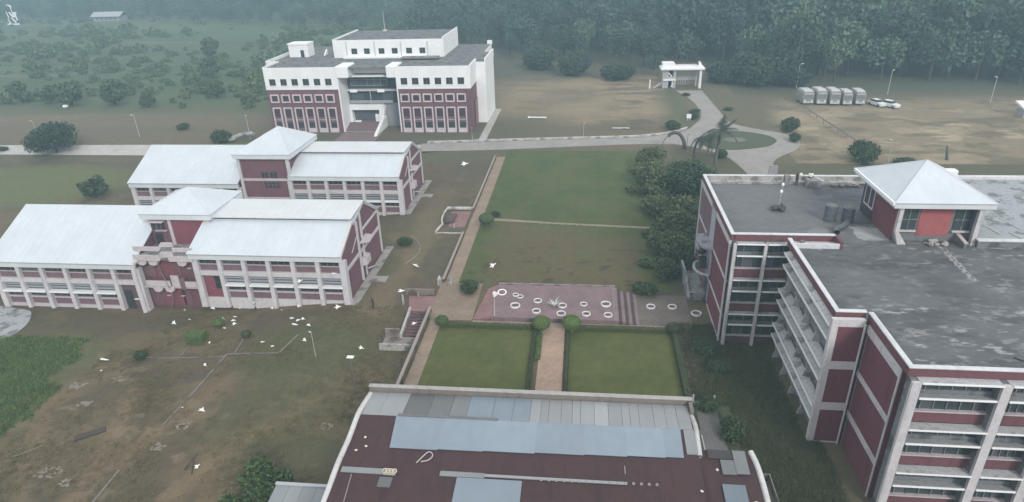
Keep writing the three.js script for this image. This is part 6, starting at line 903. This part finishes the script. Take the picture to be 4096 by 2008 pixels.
{ // white birds over and on the field
  const o = thing('bird', null, 'bird', [0, 0, 0]); const wm = M(0.86, 0.85, 0.82, { roughness: 0.7, side: THREE.DoubleSide });
  const body = new THREE.LatheGeometry([[0, -0.42], [0.05, -0.36], [0.1, -0.15], [0.11, 0.05], [0.075, 0.22], [0.055, 0.3], [0.06, 0.36], [0.035, 0.42], [0, 0.5]].map((p) => new THREE.Vector2(...p)), 10).rotateZ(-Math.PI / 2); part(o, 'body', body, wm);
  const wing = (s) => { const pos = []; const P = [[0.2, 0.03, 0.05 * s], [0.06, 0.09, 0.2 * s], [-0.22, 0.09, 0.33 * s], [-0.12, 0.08, 0.18 * s], [-0.12, 0.03, 0.05 * s]]; for (let i = 1; i < 4; i++) pos.push(...P[0], ...P[i], ...P[i + 1]); const b = P.map(([x, y, z]) => [x, y - 0.02, z]); for (let i = 1; i < 4; i++) pos.push(...b[0], ...b[i + 1], ...b[i]); const g = new THREE.BufferGeometry(); g.setAttribute('position', new THREE.Float32BufferAttribute(pos, 3)); g.computeVertexNormals(); return g; };
  part(o, 'wing', wing(1), wm); part(o, 'wing', wing(-1), wm); part(o, 'beak', new THREE.ConeGeometry(0.02, 0.12, 6).rotateZ(-Math.PI / 2).translate(0.53, 0, 0), M(0.4, 0.25, 0.05));
  const B = [
    [-50.1, -1.4, -66.0, 0.43, -30, 'white bird low before the red stair core'], [-49.7, -1.4, -63.0, 0.83, -25, 'white bird farthest left of the flock before the front block'], [-48.3, -1.5, -64.0, 0.38, 10, 'tiny white bird between the stair core and the hedge block'], [-46.4, -1.2, -66.3, 0.82, -20, 'white bird at the left foot of the right wing, by the corner column'], [-43.6, -1.0, -63.6, 0.54, -10, 'white bird right of the small shrub, left of the stacked trio'], [-42.0, -0.7, -63.7, 0.5, 5, 'top bird of the stacked trio of white birds'], [-41.9, -0.8, -63.0, 0.7, 0, 'middle bird of the stacked trio of white birds'], [-41.4, -0.8, -62.3, 0.65, 5, 'bottom bird of the stacked trio of white birds'], [-42.3, -1.0, -61.6, 0.77, -30, 'white bird slanting just below the stacked trio'], [-42.5, -1.0, -58.5, 0.47, -60, 'white bird over the edging plot, right of the hedge block'],
    [-40, -0.3, -53.4, 0.51, -35, 'white bird over bare soil just below the crossing edging strips'], [-38, 0.2, -45.9, 0.29, 0, 'round white bird left of the wide winged one, low on the field'], [-35.5, 0.6, -45.2, 0.84, -20, 'wide winged white bird over the middle of the lower field'], [-31.4, 1.3, -37.5, 0.56, 40, 'white bird nearest the camera, above the dead sticks'], [-42.8, -1.1, -66.3, 0.39, 0, 'small white bird at the plinth, second bay of the right wing'], [-40.4, 0.1, -65.8, 0.42, 70, 'white bird against the plinth, third column of the right wing'], [-38, -0.4, -65.5, 0.55, -35, 'white bird at the foot of the fourth column of the right wing'], [-36.5, -0.3, -64.9, 0.46, -40, 'white bird just right of the fourth column\'s foot'], [-34, 0.6, -64.5, 0.58, -60, 'white bird steeply tilted by the fifth column of the right wing'], [-29.2, 0.5, -64.7, 0.9, 10, 'white bird at the front right corner of the right wing'],
    [-34.1, 0.1, -62.5, 0.72, -15, 'left bird of the cluster of five on the green patch'], [-33, 0.3, -61.8, 0.6, 30, 'centre bird of the cluster of five'], [-32.3, 0.6, -61.7, 0.52, -10, 'top right bird of the cluster of five'], [-33.2, 0.1, -61.2, 0.87, -5, 'lowest left bird of the cluster of five'], [-31.4, 0.2, -61.0, 0.67, -20, 'rightmost bird of the cluster of five'], [-30.5, 0.4, -57.7, 0.64, -30, 'white bird right of the edging plot'], [-35.7, -0.3, -58.0, 0.65, -15, 'white bird inside the right edging plot'], [-34.1, -0.2, -57.1, 0.45, 20, 'dim bird inside the right edging plot, near its strip'], [-23, 1.5, -55.0, 0.64, -10, 'white bird up right of the dark lamp post'], [-53.4, -1.5, -55.2, 0.96, 20, 'big white bird at the right tip of the grass patch'], [-52.4, -1.6, -53.3, 0.37, 0, 'small white bird below the grass patch tip'],
    [-11.9, 0.5, -76.5, 1.1, 30, 'white bird over the bare part of the big lawn'], [-22.3, 0.5, -76, 1.1, 40, 'white bird over the curving kerb'], [-22.4, 0.6, -68.8, 1.0, 25, 'white bird above the outdoor stair'], [-33.3, 4.0, -64.6, 0.72, 20, 'white bird flying in front of the upper panels of the right wing'], [-29.0, 5.0, -64.8, 0.7, -10, 'white bird at the eaves corner of the right wing'], [-19.2, 0.1, -62.2, 0.7, 20, 'white bird on the maroon treads of the outdoor stair'], [-23.2, 0.4, -119.6, 1.6, 15, 'large pale bird over the ground at the far end of the walkway']];
  B.forEach(([x, y, z, L, a, label], i) => { const s = L / 0.92, yy = Math.max(y, terr(x, z) + 0.12 * s); const c = i ? copy(o, [x, yy, z], 0, label, s) : o; c.position.set(x, yy, z); c.scale.setScalar(s); c.rotation.set(0.9 * Math.sin(i * 2.1), a * Math.PI / 180 * 1.2, 0.15 * Math.sin(i * 1.3)); c.userData.label = label; c.userData.group = 'white birds around the field'; });
}
// ---------------------------------------------------------------- people
function person(label, [X, Y, Z], turn, look, pose = {}) {
  const t = thing('person', label, 'person', [X, Y, Z]); t.rotation.y = turn;
  const J = { head: [0, 1.54, 0.03], neck: [0, 1.4, 0], chest: [0, 1.22, 0], hip: [0, 0.92, 0], ...pose };
  const side = (s) => ({ sh: [0.18 * s, 1.37, 0], el: (pose.el || [0.25, 1.12, 0.02]).map((v, i) => i ? v : v * s), wr: (pose.wr || [0.25, 0.88, 0.1]).map((v, i) => i ? v : v * s), hp: [0.09 * s, 0.9, 0], kn: [0.1 * s, 0.49, 0.03 + (pose.step || 0) * s], an: [0.1 * s, 0.08, (pose.step || 0) * 0.8 * s], toe: [0.11 * s, 0.04, 0.15 + (pose.step || 0) * 0.8 * s] });
  const L = side(-1), R = side(1), bones = [];
  const add = (a, b, r0, r1) => bones.push([a, b, r0, r1]);
  const limbsOf = (k) => { for (const q of [L, R]) { if (k !== 'top') { add(q.hp, q.kn, 0.085, 0.055); add(q.kn, q.an, 0.055, 0.038); } if (k !== 'legs') { add(q.sh, q.el, 0.05, 0.04); } } };
  const field = (bones, res, grow, clip) => {
    const mc = new MarchingCubes(res, W.white, false, false, 60000); mc.isolation = 0; const S = 0.95, f = mc.field; // cube of side 2S about (0, 0.88, 0)
    for (let k = 0; k < res; k++) for (let j = 0; j < res; j++) for (let i = 0; i < res; i++) {
      const p = [(i / res * 2 - 1) * S, (j / res * 2 - 1) * S + 0.88, (k / res * 2 - 1) * S]; let d = 9;
      if (Math.abs(p[0]) < 0.5 && Math.abs(p[2]) < 0.5) for (const [a, b, r0, r1] of bones) { const bx2 = b[0] - a[0], by = b[1] - a[1], bz = b[2] - a[2], q = clamp(((p[0] - a[0]) * bx2 + (p[1] - a[1]) * by + (p[2] - a[2]) * bz) / (bx2 * bx2 + by * by + bz * bz + 1e-9)); const e = Math.hypot(p[0] - a[0] - q * bx2, p[1] - a[1] - q * by, p[2] - a[2] - q * bz) - (r0 + (r1 - r0) * q) - grow; const h = Math.max(0.04 - Math.abs(d - e), 0) / 0.04; d = Math.min(d, e) - h * h * 0.01; }
      if (clip && !clip(p)) d = Math.max(d, 0.05); f[k * res * res + j * res + i] = -d;
    }
    mc.update(); const n = mc.count ?? mc.geometry.drawRange.count; const g = new THREE.BufferGeometry(); g.setAttribute('position', new THREE.BufferAttribute(mc.positionArray.slice(0, n * 3), 3)); g.setAttribute('normal', new THREE.BufferAttribute(mc.normalArray.slice(0, n * 3), 3)); g.scale(S, S, S); return g.translate(0, 0.88, 0);
  };
  limbsOf('all'); add([-0.1, 1.33, 0], [0.1, 1.33, 0], 0.1, 0.1); add(J.chest, J.hip, 0.13, 0.12); add([-0.05, 0.92, 0], [0.05, 0.92, 0], 0.12, 0.12); add(J.neck, [0, 1.5, 0.02], 0.055, 0.05); add([0, 1.6, -0.01], [0, 1.53, 0.03], 0.085, 0.07); add([0, 1.55, 0.1], [0, 1.535, 0.115], 0.012, 0.016);
  for (const q of [L, R]) { add(q.el, q.wr, 0.04, 0.027); add(q.an, q.toe, 0.04, 0.03); const h = [q.wr[0], q.wr[1] - 0.07, q.wr[2] + 0.02]; add(q.wr, h, 0.028, 0.03); }
  const g = [clean(field(bones, 84, 0))]; // fingers and thumbs, slightly curled
  for (const q of [L, R]) { for (let i = 0; i < 4; i++) { const b = [q.wr[0], q.wr[1] - 0.08, q.wr[2] + 0.045 - i * 0.02], l = [0.07, 0.08, 0.075, 0.06][i]; g.push(clean(rod(b, [b[0] + 0.005, b[1] - l, b[2] + 0.02], 0.009, 0.007, 6))); } g.push(clean(rod([q.wr[0], q.wr[1] - 0.03, q.wr[2] + 0.03], [q.wr[0] - Math.sign(q.wr[0]) * 0.03, q.wr[1] - 0.08, q.wr[2] + 0.06], 0.011, 0.008, 6))); }
  g.forEach((x) => x.deleteAttribute('uv'));
  const loc = (name, geo, mat) => { const m = new THREE.Mesh(geo, mat); m.name = name; m.castShadow = m.receiveShadow = true; t.add(m); };
  loc('body', mergeGeometries(g), M(0.16, 0.095, 0.065, { roughness: 0.7 }));
  bones.length = 0; limbsOf('legs'); add([-0.05, 0.93, 0], [0.05, 0.93, 0], 0.12, 0.12); loc('trousers', field(bones, 64, 0.014, (p) => p[1] > 0.1 && p[1] < 1.0), look.trousers);
  bones.length = 0; limbsOf('top'); add([-0.1, 1.33, 0], [0.1, 1.33, 0], 0.1, 0.1); add(J.chest, J.hip, 0.13, 0.12); loc('shirt', field(bones, 64, 0.016, (p) => p[1] > 0.88 && p[1] < 1.44), look.shirt);
  loc('hair', new THREE.SphereGeometry(0.098, 14, 8, 0, 6.283, 0, 1.75).rotateX(-0.5).translate(0, 1.6, -0.02), W.dark);
  for (const s of [-1, 1]) { loc('ear', new THREE.SphereGeometry(0.022, 8, 6).scale(0.5, 1, 0.8).translate(s * 0.085, 1.56, 0), M(0.16, 0.095, 0.065, { roughness: 0.7 })); loc('eye', new THREE.SphereGeometry(0.011, 8, 6).translate(s * 0.033, 1.57, 0.088), M(0.5, 0.5, 0.5)); loc('shoe', new THREE.SphereGeometry(0.06, 10, 8).scale(0.8, 0.6, 2.1).translate(s * 0.105, 0.035, 0.06 + (pose.step || 0) * 0.8 * s), W.dark); }
  loc('mouth', new THREE.SphereGeometry(0.014, 8, 6).scale(1.6, 0.4, 0.5).translate(0, 1.505, 0.098), M(0.12, 0.05, 0.045));
  return t;
}
{
  const dk = M(0.03, 0.032, 0.036, { roughness: 0.9 }), whs = M(0.78, 0.78, 0.76, { roughness: 0.85 }), ol = M(0.06, 0.055, 0.04, { roughness: 0.9 });
  person('person in dark clothes on the flat roof holding a round white bag at the shoulder', [25.5, 12.02, -77.0], 0.3, { shirt: dk, trousers: dk }, { el: [0.3, 1.22, 0.1], wr: [0.24, 1.36, 0.2] });
  solo('bag', new THREE.SphereGeometry(0.22, 14, 10).scale(1, 1.1, 0.7).translate(25.8, 13.42, -76.78), M(0.72, 0.7, 0.62, { roughness: 0.8 }), 'round white bag held by the person in dark clothes', 'bag', [25.85, 13.1, -76.8]);
  person('person in a white top standing behind the grey roof box', [27.15, 12.02, -77.35], -0.2, { shirt: whs, trousers: dk }, { el: [0.28, 1.15, 0.05], wr: [0.27, 0.95, 0.18] });
  person('person in dark clothes standing on the path by the front block corner', [-25.0, terr(-25, -65.4), -65.4], 2.2, { shirt: ol, trousers: dk }, { step: 0.05 });
}

renderer.render(scene, camera);
